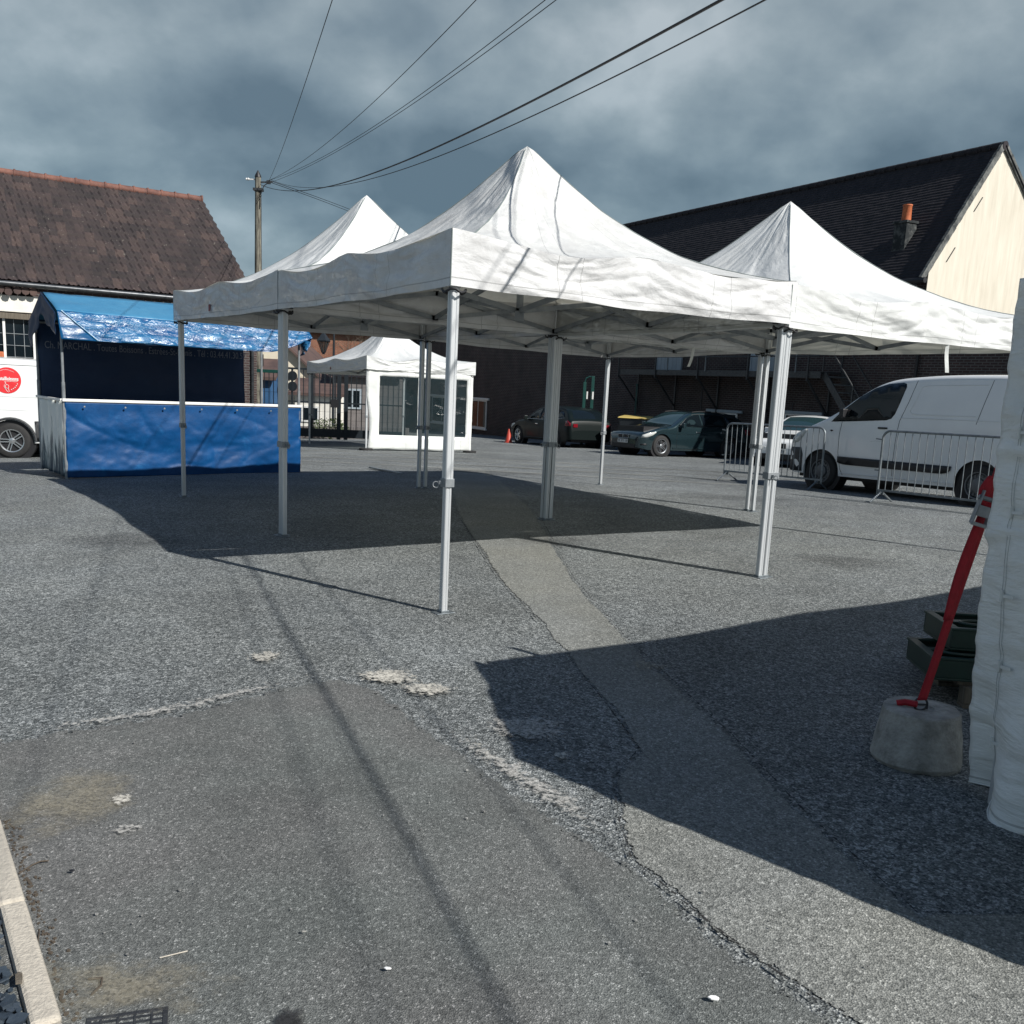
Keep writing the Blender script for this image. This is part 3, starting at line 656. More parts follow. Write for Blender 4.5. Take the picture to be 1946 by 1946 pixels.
for s0, s1 in ((.117,.472),(.478,.938)):
    b = MB(); b.grid(lambda u, v: wallp(s0+(s1-s0)*u, .412+1.496*v)-on*.004, 14, 12); b.build('window', M_pvc, w, smooth=True, ang=180)
b = MB(); b.grid(lambda u, v: wallp(.472+.006*u, .41+1.5*v)+on*.004, 1, 12); b.build('window_seam', M_wallw, w)
for k, q in enumerate((fp[0], fp[1])):
    b = MB(); b.lathe([(.18,0),(.18,.05),(.14,.06),(.05,.06)], 16, Matrix.Translation((q.x, q.y, q.z))); o = b.build('ballast_disc', M_rubber, ft, smooth=True)

# near tent at the right edge with its tied-back wall
n0 = Vector((2.23,3.33)); e1 = Vector((.81,.587)); e2 = Vector((.587,-.81))
nc = [n0+e2*3.2, n0+e2*3.2+e1*5.4, n0+e1*5.4, n0]
nz = [0]*4
nt_, np_ = tent('market_tent', 'white walled tent at the right edge, corner guyed to a concrete weight', [tuple(p) for p in nc], 2.0, 2.33, 3.4, M_white, M_white, 15.1, None, over=.0)
base = Vector((nt_.location.x, nt_.location.y, 0))
prof = [(0,1.866),(.18,1.852),(.35,1.83),(.6,1.823),(.977,1.81),(1.25,1.802),(1.485,1.80),(1.726,1.795),(2.06,1.796)]
def px(z):
    for (a, x0), (b_, x1) in zip(prof, prof[1:]):
        if z <= b_: return x0+(x1-x0)*(z-a)/(b_-a)
    return prof[-1][1]
pd = Vector((math.cos(math.radians(-80)), math.sin(math.radians(-80)), 0))
def nwall(u, v):
    z = .0+1.97*v; w = (1.40+.58*(1-v))*u
    p = Vector((px(z), 3.62, z))+pd*w
    lowz = max(0, 1-z/.5)
    o = .03*MN.fractal(Vector((w*2.2, z*1.8, 2)), 1, 2, 4)*min(1, w*5+.15)*(1 if w < .5 else .45)
    for zc_, am in ((1.02,.016),(.62,.014),(.30,.012),(1.36,.010),(1.66,.012)):
        dz_ = z-zc_-.05*MN.noise(Vector((w*3, zc_*5, 0)))-.06*w
        o += am*(math.exp(-(dz_/.02)**2)-.8*math.exp(-((dz_+.045)/.03)**2))*(.6+MN.noise(Vector((w*2, zc_*9, 4))))
    o += .010*MN.fractal(Vector((w*4, z*9, 6)), 1, 2, 4)
    fold = .10*lowz*math.exp(-((w-.30)/.13)**2)-.06*lowz*math.exp(-((w-.1)/.07)**2)
    p += Vector((-.985,-.17,0))*(o+fold)
    p.z += .012*lowz*math.sin(w*14)+ (.03 if v == 0 else 0) - lowz*.02*math.exp(-((w-.4)/.2)**2)
    return tuple(p-base)
b = MB(); b.grid(nwall, 90, 110, (1.95, 1.97)); nw = b.build('side_wall', M_nearw, nt_, smooth=True, ang=180); nw.modifiers.new('th', 'SOLIDIFY').thickness = .003
for q_ in ((1.90,3.46),(2.14,2.24)):       # uprights and rail that carry the wall
    b = MB(); b.box((q_[0]-base.x-.018,q_[1]-base.y-.018,.0),(q_[0]-base.x+.018,q_[1]-base.y+.018,1.94)); b.build('wall_pole', M_alu, nt_, bevel=.003)
b = MB(); b.bar(Vector((1.90,3.46,1.92))-base, Vector((2.14,2.24,1.92))-base, .03, .03); b.bar(Vector((1.90,3.46,1.92))-base, Vector((2.23,3.33,1.98))-base, .03, .03); b.bar(Vector((2.14,2.24,1.92))-base, Vector((2.92,2.38,1.98))-base, .03, .03); b.build('wall_rail', M_alu, nt_)
for z in (.25,.55,.82,1.13,1.42,1.75):       # plastic toggles along the wall seam
    u = .085; p = Vector(nwall(u, z/1.97)); q = p+Vector((-.012,-.002,0))
    b = MB(); b.tube([q+Vector((-.002,.01,.022)), q+Vector((0,.012,-.022))], .0055, 7); b.bar(q+Vector((.002,.01,0)), q+Vector((.006,-.06,.008)), .004, .012); b.build('toggle', M_wallw, nw, smooth=True)
b = MB()
for du in (.075,.083):
    b.tube([Vector(nwall(du, v/40))+Vector((-.0025,0,0)) for v in range(1, 40)], .0011, 4)
b.build('seam', mat('thread', (.45,.46,.45), rough=.9), nw)

# concrete weight, strap, crates and pallet
wt = thing('tent_weight', 'rounded concrete block weight with an iron ring beside the white tent wall', 'weight', (1.775,3.90,0))
b = MB(); pr = [(.02,.002),(.176,.0),(.186,.02),(.183,.05),(.171,.13),(.160,.205),(.157,.229),(.150,.237),(.1,.240),(.05,.238),(.045,.228),(.002,.226)]
b.lathe(pr, 48); 
for i, v in enumerate(b.v):
    p = Vector(v); k = .006*MN.fractal(p*9, 1, 2, 4); r = max(.001, math.hypot(p.x, p.y)); b.v[i] = (p.x*(1+k/r), p.y*(1+k/r), p.z+.006*MN.noise(p*14) if p.z > .01 else p.z+max(0, .01*MN.noise(p*12)))
b.build('block', M_conc, wt, smooth=True, ang=28)
b = MB(); b.tube([(-.008+.028*math.cos(a), .0, .252+.028*math.sin(a)) for a in [i*PI/10 for i in range(21)]], .005, 6); b.tube([(-.03,-.0,.232),(-.03,0,.25),(.02,.0,.25),(.02,0,.232)], .005, 6); b.build('ring', M_iron, wt, smooth=True)
s0, s1 = Vector((1.763,3.88,.275)), Vector((2.09,3.86,2.06))
st = thing('ratchet_strap', 'red ratchet strap running from the concrete weight up the white tent wall', 'strap', tuple(s0))
dv = s1-s0
def strap(a, c_, w, wob, ph):
    def f(u, v):
        t = a+(c_-a)*v; p = dv*t; tw = ph+.10*math.sin(t*12); return tuple(p+Vector((math.cos(tw)*(u-.5)*w, math.sin(tw)*(u-.5)*w, 0))+Vector((wob*math.sin(t*16), wob*.6*math.cos(t*11), 0)))
    return f
b = MB(); b.grid(strap(0,.56,.044,.0015,.25), 3, 60); b.grid(strap(.52,1.,.044,.0015,.30), 3, 40); o = b.build('webbing', M_redstrap, st, smooth=True); o.modifiers.new('th', 'SOLIDIFY').thickness = .005
b = MB(); b.grid(lambda u, v: tuple(Vector(strap(.2,.46,.042,.004,.25)(u, v))+Vector((-.012-.01*math.sin(PI*v),-.012,0))), 3, 20)
b.grid(lambda u, v: tuple(dv*.50+Vector((-.012-.032*math.sin(PI*v)+(u-.5)*.045, -.03, -.07+.14*v))), 3, 14); o = b.build('loose_tail', M_redstrap, st, smooth=True); o.modifiers.new('th', 'SOLIDIFY').thickness = .005
rc = dv*.47+Vector((-.025,-.03,0)); b = MB(); Rm = Matrix.Translation(rc) @ Matrix.Rotation(.25, 4, 'Y')
for s in (-1, 1):
    b.box((s*.03-.003,-.02,-.08),(s*.03+.003,.012,.06), Rm)
b.box((-.035,-.018,-.085),(.035,-.01,-.07), Rm); b.box((-.035,-.02,-.045),(.035,-.012,.0), Rm)
b.tube([Rm @ Vector((-.04,0,.03)), Rm @ Vector((.04,0,.03))], .01, 8); b.build('ratchet', M_steel, st, bevel=.002)
b = MB(); b.tube([(-.09,.04,-.03),(-.06,.03,-.02),(-.02,.0,-.018)], .014, 6); b.build('hook', M_redstrap, st, smooth=True)

pl = thing('wood_pallet', 'worn wooden pallet under the green crates behind the white wall', 'pallet', (2.86,5.02,0), -.1)
b = MB()
for y in (-.38,0,.38): b.box((-.5,y-.04,.022),(.5,y+.04,.11))
b.build('bearer', M_wood, pl, bevel=.004); b = MB()
for k in range(7): b.box((-.48+k*.16-.05,-.38,.11),(-.48+k*.16+.05,.38,.132))
for y in (-.38,0,.38): b.box((-.5,y-.045,0),(.5,y+.045,.02))
b.build('deck', M_wood, pl, bevel=.003)
def crate(x, y, z, rz, lab):
    t = thing('plastic_crate', lab, 'crate', (x, y, z), rz, 'green plastic crates on the pallet')
    b = MB(); b.box((-.3,-.2,0),(.3,.2,.012))
    for a, c_ in (((-.3,-.2,.012),(.3,-.188,.105)),((-.3,.188,.012),(.3,.2,.105)),((-.3,-.188,.012),(-.288,.188,.105)),((.288,-.188,.012),(.3,.188,.105))): b.box(a, c_)
    b.build('body', M_crate, t, bevel=.004)
    b = MB(); b.box((-.306,-.206,.105),(.306,-.17,.12)); b.box((-.306,.17,.105),(.306,.206,.12)); b.box((-.306,-.17,.105),(-.26,.17,.12)); b.box((.26,-.17,.105),(.306,.17,.12))
    b.box((-.26,-.03,.1),(.26,.03,.116)); b.build('rim', M_crate, t, bevel=.004)
    b = MB(); b.tube([(.11*math.cos(a)-.12, .05*math.sin(a)-.1, .128) for a in [i*PI/8 for i in range(17)]], .009, 6); b.tube([(.11*math.cos(a)+.13, .05*math.sin(a)-.1, .128) for a in [i*PI/8 for i in range(17)]], .009, 6); b.build('handle', M_crate, t, smooth=True)
crate(2.47,4.86,.133,-.08, 'dark green plastic crate sticking out at the bottom of the stack')
crate(2.60,4.98,.262,-.06, 'dark green plastic crate set back on top of the lower crate')

# ------------------------------------------------------------------ blue market stall
sA = Vector((-6.378,13.502,-.085)); su_ = Vector((.78,.626,0)).normalized(); rz = math.atan2(su_.y, su_.x)
stl = thing('market_stall', 'blue tarpaulin market stall with a pitched roof and a long counter', 'stall', tuple(sA), rz)
Ls, Ds = 3.586, 1.45       # local x along the front, local y to the back
def cloth(f, nu, nv, m, name, parent=stl, th=.003):
    b = MB(); b.grid(f, nu, nv); o = b.build(name, m, parent, smooth=True, ang=180); md = o.modifiers.new('th', 'SOLIDIFY'); md.thickness = th; return o
fz = lambda a, b_, s: MN.fractal(Vector((a, b_, s)), 1, 2, 4)
crs = lambda u, v: sum(am*max(0, 1-1.7*abs(MN.noise(Vector((u*fq+v*.6, v*.9*fq/3, fq)))))**7 for fq, am in ((2.6,.024),(5.3,.010)))*min(1, (1-v)*6)*min(1, v*5+.2)
cloth(lambda u, v: (Ls*u, -.03-.05*fz(u*4, v*2, 1)*math.sin(PI*min(1, v+.1))-.03*max(0, math.sin(u*5*PI))*(1-v)+crs(u, v), .02+1.06*v), 140, 50, M_scuff, 'front_panel')
cloth(lambda u, v: (-.02+.035*fz(u*6, v*1.2, 4)+.02*math.sin(u*22)*v, Ds*(1-u), .03+1.06*v), 30, 20, M_streak, 'side_panel')
cloth(lambda u, v: (Ls*u*.90, Ds+.05*fz(u*4, v*2, 7)-.10*u*u*(1-v), .95+1.30*v), 40, 20, M_bluedk, 'back_cloth')
for nm, a, c_ in (('counter_rail', (-.03,-.05,1.085), (Ls+.02,-.01,1.125)), ('counter_rail', (-.05,-.005,1.087), (-.012,Ds,1.122))):
    b = MB(); b.box(a, c_); b.build(nm, M_whitepaint, stl, bevel=.006)
b = MB(); b.box((.0,.0,1.04),(Ls,.55,1.08)); b.build('counter_top', M_wood, stl, bevel=.004)
for x, y, h in ((0,0,2.28),(Ls-.02,0,2.28),(0,Ds,2.2),(Ls-.02,Ds,2.2)):
    b = MB(); b.tube([(x,y,0),(x,y,h)], .019, 8); b.tube([(x,y,0),(x,y,1.35)], .025, 8); b.build('pole', M_steel, stl, smooth=True)
ry, rzv, fzv, bz = .66, 2.59, 2.32, 1.93
b = MB(); 
for y, z in ((ry, rzv-.03),(0, fzv-.03),(Ds,2.2)): b.tube([(0,y,z),(Ls,y,z)], .017, 7)
for x in (0, Ls-.02): b.tube([(x,0,fzv-.03),(x,ry,rzv-.03),(x,Ds,2.2)], .017, 7)
b.build('roof_frame', M_steel, stl)
cloth(lambda u, v: (-.06+(Ls+.14)*u, -.06+(ry+.06)*v, fzv+(rzv-fzv)*v-.025*math.sin(PI*u)*(1-v)+.012*fz(u*5, v*2, 11)), 50, 10, M_bluelt, 'roof')
cloth(lambda u, v: (-.06+(Ls+.14)*u, ry+(Ds+.04-ry)*v, rzv+(2.22-rzv)*v+.012*fz(u*5, v*2, 12)), 40, 10, M_bluelt, 'roof')
def fval(u, v):       # hanging front sheet; bottom rolls up towards the far end
    lift = max(0, (u-.80)/.20)**1.5*.26
    z = fzv-(fzv-bz-lift)*v; y = -.065-.17*v+.03*fz(u*7, v*3, 15)*v+.014*math.sin(u*60)*v
    return (-.06+(Ls+.16)*u, y, z-.025*math.sin(PI*u)*(1-v))
ud = lambda v: .015+.115*v
cloth(lambda u, v: fval(ud(v)*u, v), 8, 14, M_blue, 'front_valance')
cloth(lambda u, v: fval(ud(v)+.0006+(1-ud(v)-.0006)*u, v), 80, 14, M_crump, 'front_valance')
b = MB(); b.tube([Vector(fval(ud(k/12), .01+.98*k/12))+Vector((0,-.012,0)) for k in range(13)], .012, 6); b.build('welt', M_bluelt, stl, smooth=True)
# ragged gable ends
def gab(x0, sgn):
    def f(u, v):
        y = -.08+(Ds+.14)*u; top = (fzv+(rzv-fzv)*(y/ry) if y < ry else rzv+(2.22-rzv)*(y-ry)/(Ds-ry))
        h = .30+.13*abs(MN.noise(Vector((u*5, 3, x0))))+.16*max(0, u-.6)
        return (x0+sgn*(.02+.05*v*MN.noise(Vector((u*7, v*3, 2)))), y, top-h*v)
    return f
cloth(gab(-.07,-1), 30, 8, M_bluedk, 'gable_flap'); 
def rflap(u, v):
    y = -.12+.35*u; return (Ls+.09+.05*math.sin(v*4+u*5), y+.05*fz(u*5, v*5, 1), 2.30-.33*v-.05*u+.03*fz(u*4, v*3, 9))
cloth(rflap, 14, 14, M_crump, 'gable_flap')
bx = thing_back = [o for o in stl.children if o.name.startswith('back_cloth')][0]
text('lettering', 'Ch. MARCHAL . Toutes Boissons . Estrées-St-Denis . Tél : 03.44.41.30.57', .15, Matrix.Translation((1.66,Ds-.10,1.87)) @ Matrix.Rotation(PI/2, 4, 'X'), bx, M_letter, sx=.70)
b = MB()
for k in range(6): b.lathe([(.014,0),(.014,.006),(.004,.007)], 8, Matrix.Translation((.25+k*.56,-.075,1.02)) @ Matrix.Rotation(PI/2, 4, 'X'))
b.build('eyelet', M_galv, [o for o in stl.children if o.name.startswith('front_panel')][0])

# ------------------------------------------------------------------ vehicles
def ilerp(tab, x):
    if x <= tab[0][0]: return tab[0][1]
    for (a, y0), (b_, y1) in zip(tab, tab[1:]):
        if x <= b_: return y0+(y1-y0)*(x-a)/(b_-a)
    return tab[-1][1]
def smooth_tab(tab, n=60):
    # Catmull-Rom through the profile points
    o = []
    for i in range(len(tab)-1):
        p0 = tab[max(0, i-1)]; p1 = tab[i]; p2 = tab[i+1]; p3 = tab[min(len(tab)-1, i+2)]
        for k in range(8):
            t = k/8; m1 = (p2[1]-p0[1])/max(1e-6, p2[0]-p0[0]); m2 = (p3[1]-p1[1])/max(1e-6, p3[0]-p1[0]); h = p2[0]-p1[0]
            sl = (p2[1]-p1[1])/max(1e-6, h)
            if m1*sl <= 0: m1 = 0
            if m2*sl <= 0: m2 = 0
            m1 = max(-3*abs(sl), min(3*abs(sl), m1)); m2 = max(-3*abs(sl), min(3*abs(sl), m2))
            o.append((p1[0]+h*t, (2*t**3-3*t**2+1)*p1[1]+(t**3-2*t**2+t)*h*m1+(-2*t**3+3*t**2)*p2[1]+(t**3-t**2)*h*m2))
    o.append(tab[-1]); return o
class Vehicle:
    """local x runs rearward from the front bumper, y to the side, z up"""
    def __init__(s, name, label, cat, front_wheel_xy, heading, L, W, top, wid, wheels, R, arch, zsill, paint, group=None, scale=1., rf=.30, rr=.22, capw=.74, cham=.10):
        hd = Vector((heading[0], heading[1], 0)).normalized(); s.L, s.W, s.top, s.wid = L, W, smooth_tab(top), wid
        s.rf, s.rr, s.capw, s.cham = rf, rr, capw, cham
        side = Vector((-hd.y, hd.x, 0))      # local +y after X=-hd  -> Y = Z x X
        Y = Vector((0,0,1)).cross(-hd)
        # near-side front wheel stands on front_wheel_xy (the side facing the camera)
        fw = Vector((front_wheel_xy[0], front_wheel_xy[1], 0)); sg = 1 if Y.dot(Vector((0,-1,0))) > 0 else -1; s.near = sg
        org = fw-(-hd)*(wheels[0]*scale)-Y*(sg*(W/2-.12)*scale)
        mid = org+(-hd)*((wheels[0]+wheels[1])/2*scale); e = 1.2
        z = lambda p: G(p.x, p.y)
        zf, zr = z(org+(-hd)*(wheels[0]*scale)), z(org+(-hd)*(wheels[1]*scale)); zl, zri = z(mid+Y*.75), z(mid-Y*.75)
        X3 = (-hd+Vector((0,0,(zr-zf)/((wheels[1]-wheels[0])*scale)))).normalized(); Y3 = (Y+Vector((0,0,(zl-zri)/1.5))); Z3 = X3.cross(Y3).normalized(); Y3 = Z3.cross(X3)
        o3 = Vector((org.x, org.y, zf))-X3*0; o3.z = zf-X3.z*wheels[0]*scale
        M = Matrix((( X3.x, Y3.x, Z3.x, o3.x), (X3.y, Y3.y, Z3.y, o3.y), (X3.z, Y3.z, Z3.z, o3.z), (0,0,0,1))) @ Matrix.Diagonal((scale, scale, scale, 1))
        s.T = thing(name, label, cat, group=group, M=M); s.zsill = zsill; s.arch = arch; s.wheels = wheels; s.R = R
        st = set(); 
        x = 0
        while x < L: st.add(round(x, 3)); x += .06
        st |= {0, .015, .05, .1, .17, L, L-.015, L-.05, L-.1, L-.17}
        for wx in wheels:
            for k in range(17): st.add(round(wx-arch*math.cos(PI*k/16), 4))
            st |= {round(wx-arch-.002, 4), round(wx+arch+.002, 4)}
        st = sorted(q for q in st if 0 <= q <= L)
        vs = []; fs = []; n = None
        for q in st:
            ring = s.ring(q); n = len(ring); vs += ring
        for i in range(len(st)-1):
            for k in range(n-1): fs.append((i*n+k, i*n+k+1, (i+1)*n+k+1, (i+1)*n+k))
        fs.append(tuple(range(n))); fs.append(tuple((len(st)-1)*n+k for k in range(n))[::-1])
        b = MB(); b.add(vs, fs); s.body = b.build('body', paint, s.T, smooth=True, ang=38)
        b = MB(); b.box((.25, -W/2+.26, .2), (L-.25, W/2-.26, max(.9, arch+R+.1)))
        for wx in wheels: b.box((wx-arch, -W/2+.03, .3), (wx+arch, W/2-.03, R+arch+.02)) if False else None
        for wx in wheels:
            for sgn in (-1, 1):
                b.lathe([(arch+.03, -.11), (arch+.03, .11)], 24, Matrix.Translation((wx, sgn*(W/2-.17), R)) @ Matrix.Rotation(PI/2, 4, 'X'), True)
        b.build('underbody', M_blackpl, s.T)
    def hw(s, x, z):
        w = s.W/2*ilerp(s.wid, z); f = 1
        if x < s.rf: t = 1-x/s.rf; f = 1-(1-s.capw)*(1-math.sqrt(max(0, 1-t*t*.999)))/.97
        if x > s.L-s.rr: t = (x-s.L+s.rr)/s.rr; f = 1-(1-.86)*(1-math.sqrt(max(0, 1-t*t*.999)))/.97
        return w*f
    def zb(s, x):
        z = s.zsill+(.06*max(0, 1-x/.3)+.1*max(0, 1-(s.L-x)/.4))
        for wx in s.wheels:
            d = abs(x-wx)
            if d < s.arch: z = max(z, s.R+math.sqrt(max(0, s.arch**2-d*d)))
        return z
    def zt(s, x): return ilerp(s.top, x)
    def ring(s, x):
        zb, zt = s.zb(x), s.zt(x); zb = min(zb, zt-.06); r = min(s.cham, (zt-zb)*.35)
        side = []
        for k in range(11):
            z = zb+(zt-r-zb)*k/10; side.append((s.hw(x, z), z))
        w = side[-1][0]
        for a in (.35,.7,1.05,1.4): side.append((w-r*1.3*(1-math.cos(a)), zt-r+r*math.sin(a)*1.0))
        w2, z2 = side[-1]
        for f in (.7,.4,0): side.append((w2*f, z2+.03*(1-f*f)))
        return [(x, -y, z) for y, z in side]+[(x, y, z) for y, z in side[-2::-1]]
    def side_patch(s, poly, m, name, parent=None, off=.004, sides=(-1, 1), sub=2, smooth=True):
        """polygon in (x, z) laid on the flank"""
        for sg in sides:
            bm = bmesh.new(); vv = [bm.verts.new((x, 0, z)) for x, z in poly]; f = bm.faces.new(vv)
            bmesh.ops.triangulate(bm, faces=[f])
            for _ in range(3): bmesh.ops.subdivide_edges(bm, edges=[e for e in bm.edges if e.calc_length() > .12], cuts=1, use_grid_fill=False)
            bmesh.ops.triangulate(bm, faces=bm.faces[:])
            for v in bm.verts: v.co.y = sg*(s.hw(v.co.x, v.co.z)+off)
            bm.normal_update(); idx = {v: i for i, v in enumerate(bm.verts)}
            b = MB(); b.add([tuple(v.co) for v in bm.verts], [tuple(idx[v] for v in f.verts) for f in bm.faces]); bm.free()
            bb = b.build(name, m, parent or s.T, smooth=smooth, ang=60)
            me = bb.data; q = bmesh.new(); q.from_mesh(me); bmesh.ops.recalc_face_normals(q, faces=q.faces)
            if sum(f.normal.y*f.calc_area() for f in q.faces)*sg < 0: bmesh.ops.reverse_faces(q, faces=q.faces)
            q.to_mesh(me); q.free(); md = bb.modifiers.new('th', 'SOLIDIFY'); md.thickness = .004; md.offset = -1
    def top_patch(s, x0, x1, inset, m, name, parent=None, off=.005):
        def f(u, v):
            x = x0+(x1-x0)*v; zt = s.zt(x); r = min(s.cham, .1); w = s.hw(x, zt-r)-r*1.3*(1-math.cos(1.4))-inset*(1 if v < .5 else 1)
            y = (2*u-1)*w; return (x-.6*off, y, zt-r+r*math.sin(1.4)+.03*(1-(y/max(.1, w+inset))**2)+off)
        b = MB(); b.grid(f, 10, 10, flip=False); o = b.build(name, m, parent or s.T, smooth=True, ang=180); return o
    def line(s, pts, name='seam', m=None, r=.004, sides=(-1, 1), parent=None):
        for sg in sides:
            P = []
            for (a, c_) in zip(pts, pts[1:]):
                for k in range(8): P.append((a[0]+(c_[0]-a[0])*k/8, a[1]+(c_[1]-a[1])*k/8))
            P.append(pts[-1]); b = MB(); b.tube([(x, sg*(s.hw(x, z)+.001), z) for x, z in P], r, 5); b.build(name, m or M_blackpl, parent or s.body, smooth=True)
    def wheel(s, style, rimm, rr=.62):
        R = s.R
        for wx in s.wheels:
            for sg in (-1, 1):
                y = sg*(s.W/2-.12); Mw = Matrix.Translation((wx, y, R)) @ Matrix.Rotation(-sg*PI/2, 4, 'X')
                b = MB(); b.lathe([(R*rr,-.10),(R*.9,-.105),(R*.98,-.085),(R,-.05),(R,.05),(R*.98,.085),(R*.9,.105),(R*rr,.098),(R*rr-.01,.03)], 36, Mw); w = b.build('wheel', M_rubber, s.T, smooth=True, ang=50)
                b = MB(); rd = R*rr
                b.lathe([(rd-.012,.098),(rd+.006,.104),(rd+.006,.096),(rd-.012,.06)], 36, Mw, False)
                if style == 'steel':
                    b.lathe([(rd-.02,.05),(rd*.86,.075),(rd*.8,.06),(rd*.55,.062),(rd*.52,.095),(rd*.3,.105),(.01,.108)], 32, Mw)
                    for k in range(16):
                        a = 2*PI*k/16; b.box((rd*.66,-.012,.05),(rd*.84,.012,.082), Mw @ Matrix.Rotation(a, 4, 'Z'))
                else:
                    b.lathe([(.05,.03),(.055,.085),(.03,.095),(.008,.097)], 20, Mw)
                    for k in range(5):
                        for dx in (-.13,.13):
                            a = 2*PI*k/5+.3+PI/2; Ms = Mw @ Matrix.Rotation(a, 4, 'Z')
                            b.bar(Ms @ Vector((.035,.035*math.copysign(1,dx)*.6,.078)), Ms @ Vector((rd*math.cos(dx),rd*math.sin(dx),.09)), .016, .022)
                b.build('rim', rimm, w, smooth=True, ang=40)
                b = MB(); b.lathe([(rd-.01,.028),(.008,.03)], 24, Mw, True); b.build('brake_disc', M_blackpl, w)
    def front_box(s, y0, y1, z0, z1, m, name, x=-.006, d=.012, parent=None, bev=.004):
        b = MB(); b.box((x-d, y0, z0), (x, y1, z1)); return b.build(name, m, parent or s.T, bevel=bev)
    def mirror(s, x, z, m, sides=(-1, 1)):
        for sg in sides:
            y = s.hw(x, z); b = MB(); b.box((x-.05, sg*(y-.02), z-.02), (x+.03, sg*(y+.09), z+.02)) if sg > 0 else b.box((x-.05, -(y+.09), z-.02), (x+.03, -(y-.02), z+.02))
            ya, yb = sorted((sg*(y+.06), sg*(y+.2))); b.box((x-.07, ya, z-.03), (x+.03, yb, z+.13)); b.build('mirror', m, s.T, bevel=.02)
    def handle(s, x, z, m, sides=(-1, 1)):
        for sg in sides:
            y = s.hw(x, z); ya, yb = sorted((sg*(y-.005), sg*(y+.025))); b = MB(); b.box((x-.09, ya, z-.015), (x+.09, yb, z+.015)); b.build('handle', m, s.T, bevel=.008)
def plate_marks(v, y0, z, n, parent, w=.055):
    b = MB(); rnd = random.Random(n)
    for k in range(n):
        if k in (2, 6): continue
        y = y0+(k-(n-1)/2)*w; h = .07
        b.box((-.034,y-.017,z-h/2),(-.0325,y-.009,z+h/2)); b.box((-.034,y+.009,z-h/2*rnd.choice((0,1,-.2))),(-.0325,y+.017,z+h/2)); b.box((-.034,y-.009,z+h/2-.012*rnd.choice((1,1,3))),(-.0325,y+.009,z+h/2))
    b.build('plate_marks', M_blackpl, parent)

VT = [(0,.62),(.05,.86),(.16,.98),(.35,1.06),(.62,1.17),(.95,1.32),(1.2,1.46),(1.5,1.68),(1.85,1.88),(2.15,1.98),(2.6,2.03),(3.4,2.06),(4.5,2.04),(4.82,1.98),(4.92,1.6)]
VW = [(0,.93),(.35,.985),(.6,1.),(1.1,.985),(1.35,.955),(1.7,.89),(2.0,.82)]
def van_common(v, sides):
    pass
v = Vehicle('parked_van', 'white panel van with a black rub strip parked behind the steel barriers', 'van', (5.66,17.65), (-.545,.84), 4.92, 1.98, VT, VW, (.93,3.99), .335, .395, .27, M_cavan, rf=.5, capw=.66)
v.side_patch([(1.06,1.235),(1.12,1.30),(1.3,1.47),(1.6,1.70),(1.85,1.84),(2.1,1.915),(2.38,1.935),(2.44,1.915),(2.455,1.86),(2.40,1.60),(2.345,1.40),(2.29,1.325),(2.2,1.295),(1.6,1.26)], M_glassd, 'side_window')
v.side_patch([(1.3,.52),(1.36,.50),(1.5,.485),(3.35,.47),(3.47,.49),(3.52,.53),(3.54,.60),(1.3,.625)], M_blackpl, 'rub_strip', off=.018)
v.side_patch([(.0,.3),(.0,.66),(.14,.74),(.45,.74),(.50,.62),(.49,.3)], M_greypl, 'bumper', off=.008)
v.side_patch([(.14,.80),(.22,.92),(.42,1.05),(.56,1.09),(.48,.96),(.36,.84)], M_lamp, 'headlight', off=.006)
v.top_patch(1.16,1.98,.10, M_glassd, 'windscreen')
v.line([(1.3,1.25),(1.275,1.0),(1.29,.7),(1.36,.4),(1.42,.30)]); v.line([(2.64,1.97),(2.56,1.6),(2.46,1.28),(2.44,.9),(2.44,.36)])
v.line([(3.97,1.97),(3.9,1.6),(3.84,1.28)]); v.line([(2.45,1.34),(3.0,1.345),(4.6,1.33)], r=.006, m=M_cavan, name='crease'); v.line([(1.36,.33),(3.55,.33)], r=.008, m=M_cavan, name='sill')
v.line([(2.75,1.86),(2.68,1.6),(2.62,1.46),(2.66,1.42),(2.8,1.405),(3.8,1.40)], r=.007, m=M_cavan, name='panel_edge'); v.line([(2.75,1.86),(2.85,1.885),(3.9,1.9)], r=.007, m=M_cavan, name='panel_edge')
v.line([(1.95,.92),(2.05,.935),(2.2,.935)], r=.001)
v.handle(2.16,1.16, M_blackpl); v.mirror(1.42,1.34, M_blackpl); v.wheel('steel', M_hub, .62)
v.side_patch([(1.06,1.08),(1.1,1.095),(1.14,1.08),(1.1,1.06)], M_blackpl, 'indicator', off=.006)
v.front_box(-.5,.5,.42,.66, M_blackpl, 'grille'); v.front_box(-.26,.26,.5,.61, M_plate, 'plate', x=-.02)

VT2 = [(0,.62),(.05,.86),(.3,1.02),(.7,1.12),(1.1,1.22),(1.6,1.6),(2.0,1.8),(2.5,1.86),(3.4,1.885),(4.5,1.87),(4.85,1.82),(4.96,1.4)]
v = Vehicle('parked_van', 'white delivery van with a round red sticker half hidden by the blue stall', 'van', (0,0), (-.955,-.295), 4.96, 1.92, VT2, [(0,.93),(.35,.985),(.6,1.),(1.1,.985),(1.35,.965),(1.9,.86)], (.9,3.98), .335, .40, .30, M_cavan, scale=1.)
